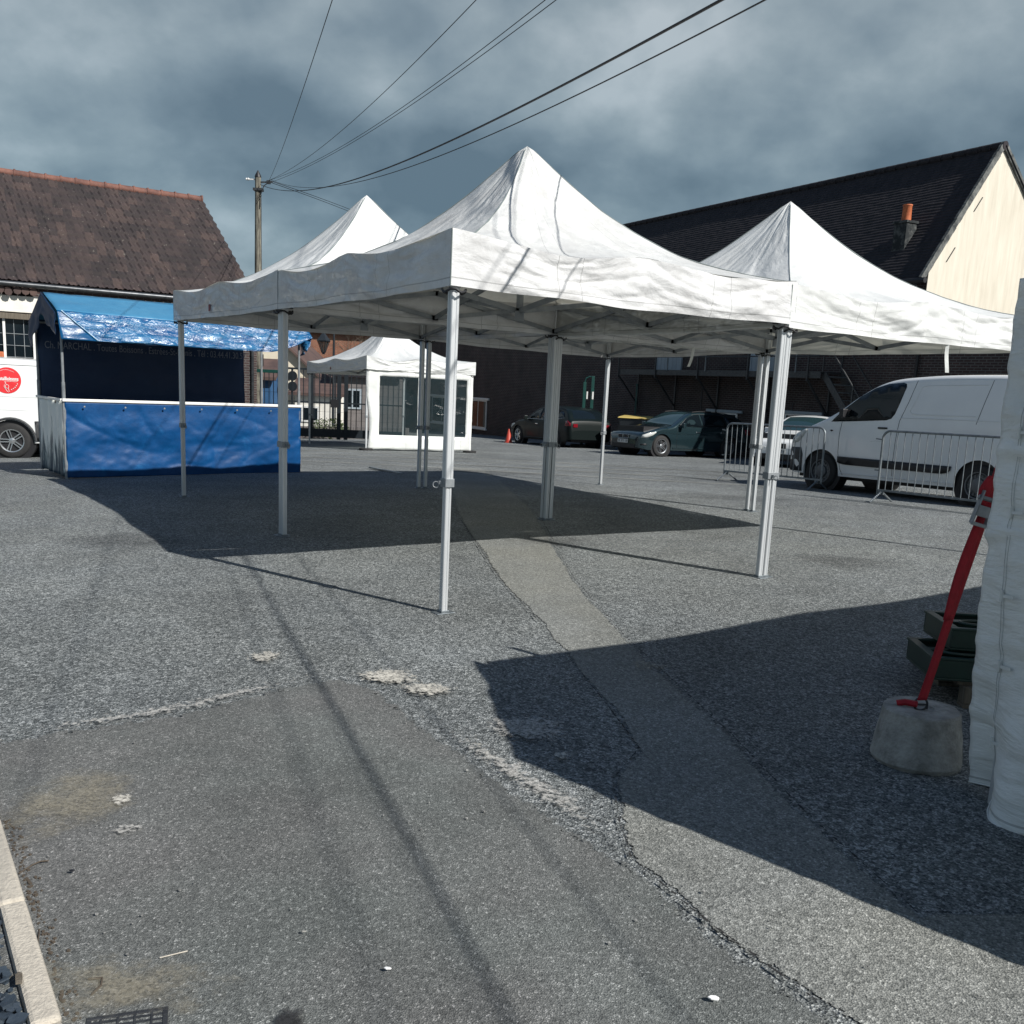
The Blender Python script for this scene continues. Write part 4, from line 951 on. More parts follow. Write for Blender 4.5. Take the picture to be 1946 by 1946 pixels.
# shift so that the rear wheel stands by the stall
hdv = Vector((-.955,-.295,0)).normalized(); tgt = Vector((-9.76,18.5,0))
rear = v.T.matrix_world @ Vector((3.98, v.near*(1.92/2-.12), 0)); sh = tgt-Vector((rear.x, rear.y, 0))
mw = v.T.matrix_world.copy(); mw.translation += Vector((sh.x, sh.y, 0)); mw.translation.z += G(-9.76,18.5)-(mw @ Vector((3.98, v.near*.84, 0))).z; v.T.matrix_world = mw
ns = v.near
v.side_patch([(4.42,.33),(4.46,.55),(4.40,.72),(4.6,.73),(4.9,.74),(4.9,.36)], M_greypl, 'bumper', off=.01)
pts = [(3.98+.46*math.cos(a), .335+.46*math.sin(a)) for a in [PI*k/24 for k in range(25)]]+[(3.98+.402*math.cos(a), .335+.402*math.sin(a)) for a in [PI-PI*k/24 for k in range(25)]]
v.line([(3.98+.43*math.cos(PI*k/16), .335+.43*math.sin(PI*k/16)) for k in range(17)], r=.025, m=M_greypl, name='arch_trim', parent=v.T)
v.line([(1.2,1.72),(2.6,1.77),(4.8,1.765)], r=.005); v.line([(2.6,1.76),(2.6,.36)]); v.line([(1.4,1.2),(1.35,.4)])
v.line([(2.6,1.18),(4.75,1.17)], r=.006, m=M_cavan, name='crease'); v.line([(2.6,.93),(4.3,.92)], r=.005, m=M_cavan, name='crease')
v.side_patch([(1.05,1.22),(1.35,1.42),(1.75,1.66),(2.1,1.72),(2.4,1.72),(2.4,1.25)], M_glassd, 'side_window'); v.top_patch(1.15,1.85,.1, M_glassd, 'windscreen'); v.mirror(1.35,1.28, M_blackpl); v.handle(2.3,1.1, M_blackpl)
v.side_patch([(.16,.78),(.25,.92),(.5,1.02),(.55,.95),(.35,.8)], M_lamp, 'headlight', off=.006)
v.wheel('alloy', M_rim, .64)
# round red sticker with its lettering
cxs, czs, rs = 3.945, 1.475, .245
def onside(x, z, off=.006): return Vector((x, ns*(v.hw(x, z)+off), z))
b = MB(); n = 48; b.add([onside(cxs, czs)]+[onside(cxs+rs*math.cos(2*PI*k/n), czs+rs*math.sin(2*PI*k/n)) for k in range(n)], [(0, 1+k, 1+(k+1) % n) if ns < 0 else (0, 1+(k+1) % n, 1+k) for k in range(n)])
stk = b.build('sticker', M_red, v.T)
nrm = Vector((0, ns, .06)).normalized(); xa = Vector((-ns, 0, 0)); ya = nrm.cross(xa)
pc = onside(cxs, czs, .009)
def logoM(dx, dz):
    o = onside(cxs-ns*dx, czs+dz, .009); return Matrix((( xa.x, ya.x, nrm.x, o.x), (xa.y, ya.y, nrm.y, o.y), (xa.z, ya.z, nrm.z, o.z), (0,0,0,1)))
t1 = text('lettering', 'GestalBoissons', .092, logoM(-.005,.03), stk, M_whitepaint, .0012, sx=.72, fat=.003)
text('lettering', '& Evénementiel', .03, logoM(.09,-.015), stk, M_whitepaint, .0008)
def logoline(P, r=.004):
    b = MB(); b.tube([onside(cxs-ns*x, czs+z, .008) for x, z in P], r, 5); b.build('emblem', M_whitepaint, stk)
logoline([(-.05,-.03),(-.01,-.03)]); logoline([(-.03,-.03),(-.03,-.06),(-.01,-.08)]); logoline([(-.045,-.08),(-.05,-.12),(-.01,-.19),(.02,-.22)]); logoline([(.0+.03*math.cos(a),-.115+.035*math.sin(a)) for a in [k*PI/6 for k in range(13)]]); logoline([(.02,-.14),(.03,-.19),(.045,-.21)])
logoline([(-.16+.02*k, .185+.045*math.sin(PI*k/14)-.03) for k in range(15)], .003)
for k in range(5): a = -1.15+.2*k; logoline([(.19*math.cos(a)-.008,.19*math.sin(a)),(.19*math.cos(a)+.008,.19*math.sin(a)+.008)], .009)

CT = [(0,.50),(.03,.62),(.12,.70),(.35,.77),(.8,.87),(1.2,.95),(1.32,.99),(1.6,1.16),(1.95,1.34),(2.2,1.40),(2.6,1.425),(3.3,1.41),(3.9,1.34),(4.15,1.22),(4.42,.98),(4.5,.9),(4.53,.6)]
CW = [(0,.9),(.3,.965),(.55,1.),(.75,.99),(.92,.955),(1.1,.88),(1.3,.765),(1.45,.70)]
GC = 'cars parked along the brick wall'
def car(lab, fw, hd, paint, rim, group=GC, kind='wagon', scale=1.):
    v = Vehicle('parked_car', lab, 'car', fw, hd, 4.53, 1.82, CT, CW, (.80,3.56), .325, .375, .20, paint, group, scale, rf=.42, capw=.70)
    v.side_patch([(1.50,.965),(1.62,1.06),(1.85,1.215),(2.08,1.305),(2.3,1.335),(2.36,1.335),(2.40,.955)], M_glassd, 'side_window')
    v.side_patch([(2.46,.955),(2.42,1.335),(2.9,1.34),(3.3,1.325),(3.36,1.3),(3.44,.975)], M_glassd, 'side_window')
    v.side_patch([(3.52,.98),(3.44,1.3),(3.8,1.255),(3.95,1.17),(4.05,1.06),(3.98,1.0)], M_glassd, 'side_window')
    v.top_patch(1.28,2.02,.07, M_glassb, 'windscreen'); v.top_patch(4.05,4.4,.1, M_glassd, 'rear_window')
    v.line([(1.46,.94),(1.38,.8),(1.36,.45),(1.42,.24)]); v.line([(2.41,.94),(2.42,.6),(2.42,.26)]); v.line([(3.44,.95),(3.38,.75),(3.2,.55),(3.12,.28)])
    v.line([(1.45,.955),(2.4,.945),(3.5,.97),(4.05,1.03)], 'trim', M_chrome if kind != 'white' else M_blackpl, .006, parent=v.T); v.line([(1.5,.975),(1.85,1.23),(2.1,1.325),(2.4,1.35),(3.3,1.34),(3.85,1.265)], 'trim', M_blackpl, .008, parent=v.T)
    v.line([(1.25,.27),(3.1,.27)], 'sill', paint, .02)
    v.line([(.6,.75),(1.4,.72),(2.6,.72),(4.3,.74)], 'crease', paint, .006)
    v.side_patch([(.06,.56),(.10,.65),(.28,.72),(.50,.755),(.56,.735),(.42,.645),(.24,.58)], M_lamp, 'headlight', off=.006)
    v.side_patch([(4.22,.74),(4.2,.93),(4.36,.94),(4.49,.86),(4.5,.76)], M_tail, 'tail_lamp', off=.006)
    b = MB(); w = v.hw(4.53,.8)
    for sg in (-1, 1): 
        ya, yb = sorted((sg*w*.74, sg*w*.97)); b.box((4.525,ya,.72),(4.54,yb,.84))
    b.build('tail_lamp', M_tail, v.T, bevel=.006)
    v.front_box(-.6,.6,.24,.36, M_blackpl, 'air_intake')
    pl_ = v.front_box(-.26,.26,.38,.49, M_plate, 'plate', x=-.02); plate_marks(v, 0, .435, 9, pl_)
    for sg in (-1, 1):
        y0, y1 = sorted((sg*.03, sg*.26)); gobj = v.front_box(y0, y1, .52, .64, M_blackpl, 'grille', x=-.004, bev=.02)
        b = MB(); b.tube([(-.018,y0,.52),(-.018,y1,.52),(-.018,y1,.64),(-.018,y0,.64),(-.018,y0,.52)], .008, 6); b.build('grille_rim', M_chrome if kind != 'white' else M_blackpl, gobj)
        v.line([(2.1,1.40),(2.4,1.435),(3.4,1.42),(3.9,1.335)], 'roof_rail', M_blackpl, .012, sides=(sg,), parent=v.T)
    v.side_patch([(.06,.33),(.08,.38),(.22,.385),(.24,.34)], M_blackpl, 'fog_light_bezel', off=.006)
    v.mirror(1.56,.93, paint); v.handle(2.22,.78, M_chrome if kind != 'white' else paint); v.handle(3.25,.80, M_chrome if kind != 'white' else paint)
    v.wheel('alloy', rim, .66); return v
car('dark teal estate car parked nose out, its grille and headlights facing the yard', (4.36,29.6), (-.86,-.51), M_bmw, M_rimdk)
car('near-black estate car with a red tail lamp facing along the brick wall', (.07,36.75), (-.479,.878), M_blkcar, M_rim)
car('small white car with its bonnet peeking out beside the white van', (8.1,26.1), (-.62,-.78), M_cavan, M_rim, kind='white')

# ------------------------------------------------------------------ crowd barriers
def barrier():
    t = thing('crowd_barrier', 'galvanised crowd barrier in front of the white van bonnet', 'barrier', group='steel crowd barriers beside the white van')
    L, z0, z1, r = 2.2, .19, 1.12, .12
    P = [(0,0,z0-.07),(0,0,z1-r)]+[(r-r*math.cos(a),0,z1-r+r*math.sin(a)) for a in [PI/2*k/6 for k in range(1, 7)]]
    P += [(L-r+r*math.sin(a),0,z1-r+r*math.cos(a)) for a in [PI/2*k/6 for k in range(0, 7)]]+[(L,0,z0-.07)]
    b = MB(); b.tube(P, .0195, 9); b.build('frame', M_galv, t, smooth=True)
    b = MB(); b.bar((.0,0,z0),(L,0,z0), .03, .03); b.build('bottom_rail', M_galv, t)
    n = 17
    for k in range(1, n+1):
        x = L*k/(n+1); b = MB(); b.tube([(x,0,z0),(x,0,z1-.005)], .0075, 6); b.build('bar', M_galv, t, smooth=True)
    for x in (.07, L-.07):
        b = MB(); b.tube([(x,0,z0-.02),(x,-.3,.012)], .015, 7); b.tube([(x,0,z0-.02),(x,.3,.012)], .015, 7); b.box((x-.05,-.02,z0-.07),(x+.03,.02,z0-.015)); b.build('foot', M_galv, t, smooth=True)
    b = MB(); b.bar((-.02,0,.98),(-.12,0,.99), .012, .02); b.bar((-.02,0,.5),(-.09,0,.5), .012, .02); b.build('hook', M_galv, t)
    return t
def put(o, a, b_):
    a = Vector(a); d = (Vector(b_)-a).normalized(); o.location = (a.x, a.y, G(a.x, a.y)); o.rotation_euler = (0, 0, math.atan2(d.y, d.x)); 
    e = a+d*2.2; o.rotation_euler = (Matrix.Rotation(math.atan2(d.y, d.x), 3, 'Z') @ Matrix.Rotation(-math.atan2(G(e.x, e.y)-G(a.x, a.y), 2.2), 3, 'Y')).to_euler()
b1 = barrier(); put(b1, (4.10,18.9), (5.42,17.25))
b2 = dup(b1); put(b2, (5.72,15.1), (7.03,13.4)); b2['label'] = 'galvanised crowd barrier along the white van side, its end hidden by the tent wall'

# ------------------------------------------------------------------ brick barn on the right
G0 = Vector((10.80,26.75)); bd = Vector((-.479,.878)); bn = Vector((.878,.479)); ang = math.atan2(bd.y, bd.x)
barn = thing('brick_barn', 'long dark brick barn with a steep black tile roof and cream gable', 'barn', (G0.x, G0.y, 0), ang)
# local: x along the wall away from the gable, y: left of x.  inside is towards -y
Lb, ez, rzb, hs, hr = 38., 5.2, 8.56, 2.32, 3.6
b = MB()
b.add([(0,0,-2),(Lb,0,-2),(Lb,0,ez),(0,0,ez)], [(0,3,2,1)][:1]); 
b.add([(Lb,0,-2),(Lb,-hs-hr,-2),(Lb,-hs-hr,ez),(Lb,-hs,rzb-.05),(Lb,0,ez)], [(0,1,2,3,4)]); b.add([(0,-hs-hr,-2),(Lb,-hs-hr,-2),(Lb,-hs-hr,ez),(0,-hs-hr,ez)], [(0,1,2,3)])
b.build('wall', M_brick, barn)
b = MB(); b.add([(-.02,.02,-2),(-.02,.02,ez),(-.02,-hs,rzb-.08),(-.02,-hs-hr,ez),(-.02,-hs-hr,-2)], [(0,1,2,3,4)]); b.add([(-.02,.02,-2),(.0,.02,-2),(.0,.02,ez),(-.02,.02,ez)], [(0,1,2,3)]); b.build('gable_wall', M_cream, barn)
sl = math.hypot(hs, rzb-ez)
def broof(u, v):
    x = -.05+(Lb+.13)*u; t = v; y = .28-(hs+.28)*t; z = ez-.40+(rzb-ez+.40)*t
    row = t*42; fr = row-math.floor(row); lift = .022*(1-fr)
    z += lift+.03*MN.fractal(Vector((x*.35, t*2, 0)), 1, 2, 3)+.012*MN.noise(Vector((x*4.2, math.floor(row)*3.3, 5)))
    return (x, y, z)
b = MB(); vs = []; fs = []; nu, rows = 190, 42
for j in range(rows):
    for e in (0.0005, .9995):
        for i in range(nu+1): vs.append(broof(i/nu, (j+e)/rows))
for j in range(2*rows-1):
    for i in range(nu): fs.append((j*(nu+1)+i, j*(nu+1)+i+1, (j+1)*(nu+1)+i+1, (j+1)*(nu+1)+i))
b.add(vs, fs); b.add([(-.12,-hs,rzb),(Lb+.08,-hs,rzb),(Lb+.08,-hs-hr-.2,ez-.2),(-.12,-hs-hr-.2,ez-.2)], [(0,1,2,3)])
rf = b.build('roof', M_tiledk, barn)
b = MB()
for k in range(95):
    x = -.1+k*.4; b.tube([(x,-hs,rzb+.0),(x+.41,-hs,rzb+.02)], [.115,.10], 9)
b.build('ridge_tile', M_tiledk, rf, smooth=True)
b = MB(); 
for s_, ye, ze in ((1,.3,ez-.42),(-1,-hs-hr-.2,ez-.2)):
    n = 26
    for k in range(n):
        a, c_ = k/n, (k+1)/n; p = Vector((-.04,-hs+(ye+hs)*a,rzb+.05+(ze-rzb)*a)); q = Vector((-.04,-hs+(ye+hs)*c_,rzb+.05+(ze-rzb)*c_)); w = .07+.02*MN.noise(Vector((k*1.3,s_,0)))
        b.bar(p, q, .09, w*2.3)
b.build('verge', M_verge, rf)
b = MB(); b.box((1.22,-.78,ez+.0),(1.66,-.36,ez+1.36)); 
for i, p in enumerate(b.v): pass
ch = b.build('chimney', M_chim, rf, bevel=.02); b = MB(); b.lathe([(.13,0),(.12,.4),(.135,.42),(.13,.45),(.09,.45)], 16, Matrix.Translation((1.44,-.57,ez+1.36))); b.build('chimney_pot', M_pot, rf, smooth=True)
b = MB(); b.box((1.19,-.81,ez+1.29),(1.69,-.33,ez+1.36)); b.build('chimney_cap', M_chim, rf, bevel=.01)
b = MB(); b.tube([(-.2,.34,ez-.42),(Lb,.34,ez-.42)], .075, 8); b.build('gutter', M_blackpl, barn, smooth=True)
b = MB(); b.tube([(.12,.34,ez-.45),(.10,.32,ez-.62),(.0,.15,ez-.95),(-.06,.09,ez-1.15),(-.06,.09,-.5)], .045, 8); b.build('drainpipe', M_blackpl, barn, smooth=True)
for y, z in ((-.75,ez+.35),(-1.6,ez+1.75)):
    b = MB(); b.bar((-.03,y-.13,z-.2),(-.03,y+.13-.26*1,z+.02), .02, .025) if False else b.bar((-.03,y+.14,z-.2),(-.03,y-.14,z+.2), .02, .022); b.build('wall_anchor', M_iron, barn)
for x, z0, z1 in ((4.5,.4,1.4),(9.,.6,1.8),(15.,.6,1.8),(-0+20.,.9,2.1)):
    b = MB(); b.box((x+9.58-9.58,.002,z0),(x+.03,.022,z1)); b.build('wall_anchor', M_iron, barn)
T0 = 9.58     # distance along the wall of the reference point
def wbox(t0, t1, z0, z1, y0, y1): return ((T0+t0, y0, z0), (T0+t1, y1, z1))
for t0, t1, z0, z1, lint in ((16.45,18.35,-.72,.72,.12),(20.6,23.4,-.72,.72,.12),(-2.55,-1.2,-.1,.95,.09),(-6.15,-4.8,0.,1.06,.09)):
    b = MB(); b.box(*wbox(t0, t1, z0, z1, .004, .05)); w = b.build('window', M_whitepaint, barn)
    n = 2 if t1-t0 > 1.5 else 3
    for k in range(n):
        a = t0+.07+(t1-t0-.07)*k/n; b = MB(); b.box(*wbox(a, a+(t1-t0-.07)/n-.07, z0+.08, z1-.06, .05, .055)); b.build('pane', M_glassd, w)
    b = MB(); b.box(*wbox(t0-.25, t1+.25, z1, z1+lint, .003, .09)); b.build('lintel', M_doorgr if z1 > .8 else M_whitepaint, w, bevel=.01)
    b = MB(); b.box(*wbox(t0-.08, t1+.08, z0-.08, z0, .003, .1)); b.build('sill', M_whitepaint, w, bevel=.01)
for t0, t1 in ((.75,2.15),(-4.3,-3.05)):
    b = MB(); b.box(*wbox(t0, t1, 2.36, 4.3, .004, .05)); dr = b.build('door', M_doorgr, barn)
    b = MB()
    for k in range(1, 6): x = t0+(t1-t0)*k/6; b.box(*wbox(x-.008, x+.008, 2.40, 4.25, .05, .054))
    b.build('board_gap', M_steel, dr); b = MB(); b.box(*wbox(t0-.06, t0, 2.36, 4.36, .003, .07)); b.box(*wbox(t1, t1+.06, 2.36, 4.36, .003, .07)); b.build('door_frame', M_doorgr, dr)
b = MB(); b.box((-9.5,-.35,-2),(-.03,-.004,3.55)); ann = b.build('annex_wall', M_brick, barn); b = MB(); b.box((-9.5,-.42,3.55),(-.03,.06,3.65)); b.build('coping', M_verge, ann)
# steel walkway and stair hung on the wall
wk = thing('fire_escape', 'dark steel walkway with railing and open stair along the barn wall', 'fire escape', (G0.x, G0.y, 0), ang)
b = MB(); b.box(*wbox(-7.1, 3.3, 2.30, 2.335, .06, 1.0)); b.build('deck', M_iron, wk)
b = MB(); b.box(*wbox(-7.1, 3.3, 2.15, 2.33, 1.002, 1.03)); b.build('edge_beam', M_iron, wk)
tp = [3.25,.9,-1.5,-4.0,-6.6]
for t in tp:
    b = MB(); b.bar((T0+t,1.05,2.05),(T0+t,1.05,3.30), .045, .045); b.build('post', M_iron, wk)
    b = MB(); b.bar((T0+t,1.03,2.1),(T0+t,.08,1.05), .06, .05); b.bar((T0+t,.08,2.2),(T0+t,.08,.7), .06, .05); b.build('bracket', M_iron, wk)
b = MB()
for z in (2.78,3.28): b.tube([(T0-7.0,1.05,z),(T0+3.25,1.05,z)], .022, 6)
b.tube([(T0+3.25,.05,3.28),(T0+3.25,1.05,3.28)], .022, 6); b.build('handrail', M_iron, wk)
for k in range(4):
    b = MB(); t = .2-2.1*k; b.bar((T0+t,1.05,2.3),(T0+t,1.05,3.28), .03, .03); b.build('post', M_galv, wk)
s0_, s1_ = Vector((T0-7.1,.55,2.33)), Vector((T0-9.5,.55,-.35))
for y in (.2,.9):
    b = MB(); b.bar((s0_.x,y,s0_.z-.05),(s1_.x,y,s1_.z), .03, .2); b.build('stringer', M_iron, wk)
for y in (.2,.95):
    b = MB(); b.bar((s0_.x,y,s0_.z+.9),(s1_.x,y,s1_.z+.95), .035, .035); b.bar((s0_.x,y,s0_.z),(s0_.x,y,s0_.z+.93), .04, .04); b.bar((s1_.x,y,s1_.z),(s1_.x,y,s1_.z+.98), .04, .04); b.bar(((s0_.x+s1_.x)/2,y,(s0_.z+s1_.z)/2),((s0_.x+s1_.x)/2,y,(s0_.z+s1_.z)/2+.93), .04, .04); b.build('stair_rail', M_iron, wk)
for k in range(12):
    p = s0_.lerp(s1_, (k+.6)/12.2); b = MB(); b.box((p.x-.12,.22,p.z-.015),(p.x+.12,.88,p.z+.015)); b.build('step', M_galv, wk)

# ------------------------------------------------------------------ tiled house on the left
H0 = Vector((-7.94,29.2)); hd_ = Vector((-.85,-.53)).normalized(); ha = math.atan2(-hd_.y, -hd_.x)
house = thing('tiled_house', 'house on the left with a brown tile roof and white lintel over windows', 'house', (H0.x, H0.y, -.4), ha)
# local x runs right; x=0 right end, negative to the left; y back
Lh, he, hri, dep = 15., 4.12, 7.15, 3.0
b = MB(); b.add([(-Lh,0,-1),(0,0,-1),(0,0,he),(-Lh,0,he)], [(0,1,2,3)]); b.add([(0,0,-1),(0,2*dep,-1),(0,2*dep,he),(0,0,he)], [(0,1,2,3)]); b.add([(-Lh,2*dep,-1),(0,2*dep,-1),(0,2*dep,he),(-Lh,2*dep,he)], [(3,2,1,0)]); b.add([(-Lh,0,-1),(-Lh,0,he),(-Lh,dep,hri-.1),(-Lh,2*dep,he),(-Lh,2*dep,-1)], [(0,1,2,3,4)]); b.build('wall', M_brick, house)
tw, nr = .235, 15
def hroof(x, t, fr, back=False):
    hip = .80*t; xx = x-hip*max(0, 1+x/ Lh)*1.0
    y = -.30+(dep+.30)*t; z = he-.20+(hri-he+.20)*t
    w = (x/tw) % 1
    prof = .05*math.exp(-((w-.2)/.13)**2)+.02*math.exp(-((w-.7)/.16)**2)
    z += prof+.075*(1-fr)+.014*MN.noise(Vector((math.floor(x/tw)*1.7, math.floor(t*nr+.001)*2.3, 1)))+.03*MN.noise(Vector((x*.3, t*2, 4)))
    return (xx, y if not back else 2*dep-y, z)
cols = int(Lh/tw); nu = cols*6; vs = []; fs = []
for j in range(nr):
    for e in (0., .999):
        for i in range(nu+1): vs.append(hroof(-Lh+Lh*i/nu, (j+e)/nr, e))
for j in range(2*nr-1):
    for i in range(nu): fs.append((j*(nu+1)+i, j*(nu+1)+i+1, (j+1)*(nu+1)+i+1, (j+1)*(nu+1)+i))
def tilemat():
    m = bpy.data.materials.new('weathered_roof_tile'); t = nt(m); L = t.links.new
    tc = N(t, 'ShaderNodeTexCoord'); ob = tc.outputs['Object']
    sx = N(t, 'ShaderNodeSeparateXYZ'); L(ob, sx.inputs[0])
    def cell(o, st):
        a = N(t, 'ShaderNodeMath', _operation='DIVIDE', i1=st); L(o, a.inputs[0]); f = N(t, 'ShaderNodeMath', _operation='FLOOR'); L(a.outputs[0], f.inputs[0]); return f.outputs[0]
    cb = N(t, 'ShaderNodeCombineXYZ'); L(cell(sx.outputs[0], tw), cb.inputs[0]); L(cell(sx.outputs[2], (hri-he+.2)/nr), cb.inputs[1])
    wn = N(t, 'ShaderNodeTexWhiteNoise'); L(cb.outputs[0], wn.inputs['Vector'])
    r = ramp(t, wn.outputs['Value'], [(0,(.028,.023,.024)),(.7,(.041,.031,.031)),(1,(.062,.045,.041))])
    n = N(t, 'ShaderNodeTexNoise', Scale=.9, Detail=8, Roughness=.7); L(ob, n.inputs['Vector']); r2 = ramp(t, n.outputs[0], [(.3,(.55,.55,.58)),(.7,(1.3,1.2,1.15))])
    mu = N(t, 'ShaderNodeMixRGB', _blend_type='MULTIPLY', Fac=1); L(r.outputs[0], mu.inputs[1]); L(r2.outputs[0], mu.inputs[2])
    n2 = N(t, 'ShaderNodeTexNoise', Scale=14, Detail=5); L(ob, n2.inputs['Vector']); r3 = ramp(t, n2.outputs[0], [(.66,(0,0,0)),(.72,(1,1,1))])
    mx = N(t, 'ShaderNodeMixRGB', i2=(.28,.26,.22,1)); mf = N(t, 'ShaderNodeMath', _operation='MULTIPLY', i1=.35); L(r3.outputs[0], mf.inputs[0]); L(mf.outputs[0], mx.inputs[0]); L(mu.outputs[0], mx.inputs[1])
    P = N(t, 'ShaderNodeBsdfPrincipled', Roughness=.8); L(mx.outputs[0], P.inputs[0]); out(t, P.outputs[0]); return m
M_rt = tilemat()
b = MB(); b.add(vs, fs); b.add([(-Lh,dep,hri),(-.80,dep,hri),(.1,2*dep+.3,he-.2),(-Lh,2*dep+.3,he-.2)], [(3,2,1,0)]); b.add([(0,-.3,he-.2),(0.05,2*dep+.3,he-.2),(-.80,dep,hri)], [(0,1,2)])
rh = b.build('roof', M_rt, house)
b = MB()
for k in range(int((Lh-.8)/.40)):
    x = -.80-k*.40; b.tube([(x,dep,hri-.0),(x-.40,dep,hri+.015)], [.115,.105], 10); b.tube([(x-.0,dep,hri+.01),(x-.05,dep,hri+.012)], [.135,.13], 10)
b.build('ridge_tile', M_ridge, rh, smooth=True, ang=50)
b = MB(); b.tube([(-Lh,-.42,he-.20),(.05,-.42,he-.24)], .07, 10); b.tube([(-.15,-.40,he-.26),(-.15,-.06,he-.6),(-.15,-.05,-.5)], .045, 8); b.build('gutter', M_zinc, house, smooth=True)
b = MB(); rnd = random.Random(5)
for k in range(46):
    x = -6.0-k*.19; zz = 3.72+rnd.uniform(-.03,.03)
    b.tube([(x,-.0,zz+.06),(x+rnd.uniform(-.02,.02),-.36,zz)], [.085,.095], 8)
b.build('tile_row', M_tile, house, smooth=True)
b = MB(); b.box((-Lh,-.16,3.20),(-5.05,-.012,3.62)); b.build('lintel_band', M_plaster, house, bevel=.01)
b = MB(); b.box((-Lh,-.20,3.02),(-5.0,-.014,3.17)); b.build('timber_beam', M_wood, house, bevel=.008)
b = MB(); b.box((-Lh,-.05,1.75),(-5.2,-.011,3.02)); wnd = b.build('window', M_glassd, house)
for k in range(14):
    x = -5.3-k*.70; b = MB(); b.box((x-.03,-.11,1.75),(x+.03,-.052,3.02)); b.build('mullion', M_whitepaint, wnd)
b = MB()
for k in range(42): x = -5.3-k*.2333; b.box((x-.006,-.07,1.75),(x+.006,-.056,3.02))
for z in (2.05,2.35,2.65): b.box((-Lh,-.066,z-.006),(-5.2,-.058,z+.006))
b.build('glazing_bar', M_steel, wnd)
b = MB(); b.box((-Lh,-.12,1.55),(-5.1,-.012,1.75)); b.build('sill', M_plaster, wnd)
for x, w_, h_, m_ in ((-7.05,.34,.42,M_pot),(-6.45,.3,.2,M_whitepaint),(-5.75,.3,.34,M_plaster)):
    b = MB(); b.box((x,-.10,1.752),(x+w_,-.071,1.75+h_)); b.build('window_board', m_, wnd, bevel=.006)

# ------------------------------------------------------------------ utility pole and overhead cables
PX, PY = -9.182, 34.; pz = G(PX, PY)
up = thing('utility_pole', 'weathered wooden utility pole with cables fanning from its top', 'utility pole', (PX, PY, pz))
b = MB(); top = 8.24-pz; b.tube([(0,0,-.3),(0,0,top*.33),(0,0,top*.66),(0,0,top-.22)], [.155,.14,.12,.098], 16); b.build('post', M_pole, up, smooth=True)
b = MB(); b.lathe([(.115,top-.22),(.1,top-.16),(.012,top)], 12); b.build('cap', M_blackpl, up, smooth=True, ang=50)
b = MB(); b.bar((.05,-.02,top-.38),(.5,-.02,top-.36), .03, .05); b.box((.3,-.06,top-.42),(.42,.04,top-.31)); b.tube([(.34,-.05,top-.40),(.22,-.08,top-.5),(.13,-.1,top-.75),(.12,-.12,top-1.2)], .018, 6); b.box((-.14,-.14,top-.66),(.16,.14,top-.58)); b.build('bracket', M_iron, up)
b = MB(); b.bar((-.1,-.02,top-.3),(-.28,-.02,top-.3), .03, .04); b.lathe([(.03,0),(.05,.05),(.03,.08),(.045,.11),(.01,.13)], 10, Matrix.Translation((-.28,-.02,top-.3)) @ Matrix.Rotation(-PI/2, 4, 'Y')); b.build('insulator', M_plate, up, smooth=True)
b = MB(); b.box((.09,-.06,2.5),(.16,.06,2.9)); b.tube([(.12,-.02,.3),(.11,-.02,top-.6)], .012, 5); b.build('conduit', M_iron, up)
GCB = 'overhead cables spreading from the utility pole'
def cable_fit(p0, p1, k, r, lab):      # sagging cable: straight in plan, parabola in height
    p0, p1 = Vector(p0), Vector(p1); b = MB(); L_ = []
    for i in range(91):
        u = i/90; q = p0.lerp(p1, u); L_.append((q.x, q.y, k[0]*u*u+k[1]*u+k[2]))
    b.tube(L_, r, 6); tag(b.build('overhead_cable', M_cable, smooth=True), lab, 'cable', GCB)
def cable(a, m, e, r, lab):
    a, m, e = Vector(a), Vector(m), Vector(e); t = (m-a).length/((m-a).length+(e-m).length)
    b_ = (m-a*(1-t)**2-e*t*t)/(2*t*(1-t)); b = MB(); b.tube([a*(1-u)**2+b_*(2*u*(1-u))+e*u*u for u in [k/70 for k in range(71)]], r, 5)
    tag(b.build('overhead_cable', M_cable, smooth=True), lab, 'cable', GCB)
P0 = (PX+.38, PY-.03, 7.93); P1 = (PX+.1, PY-.1, 7.72)
cable(P0, (-2.374,12,5.78), (3.1,-6,5.4), .0055, 'steepest overhead cable, rising almost straight up from the pole')
cable(P0, (-.714,12,5.85), (5.5,-6,5.4), .0055, 'single thin overhead cable between the steep one and the twin pair')
cable(P0, (.078,12,5.88), (6.6,-6,5.4), .0055, 'upper wire of the close twin pair of overhead cables')
cable((P0[0],P0[1],P0[2]-.08), (.202,12,5.885), (6.9,-6,5.4), .0055, 'lower wire of the close twin pair of overhead cables')
cable_fit((-9.08,33.9), (8.,-12.5), (6.27,-10.35,7.77), .0095, 'thick sagging black overhead cable')
cable_fit((-8.75,33.97), (8.8,-12.5), (7.47,-11.03,7.96), .006, 'thin overhead cable sagging under the thick black one')
for dz, nm in ((0,'upper'),(-.16,'lower')): cable((P0[0],P0[1],P0[2]+dz*.3), (-7.3,60,10.2+dz*.9), (-5.0,90,11.6+dz), .011, f'{nm} of two faint wires running down behind the white peaks')

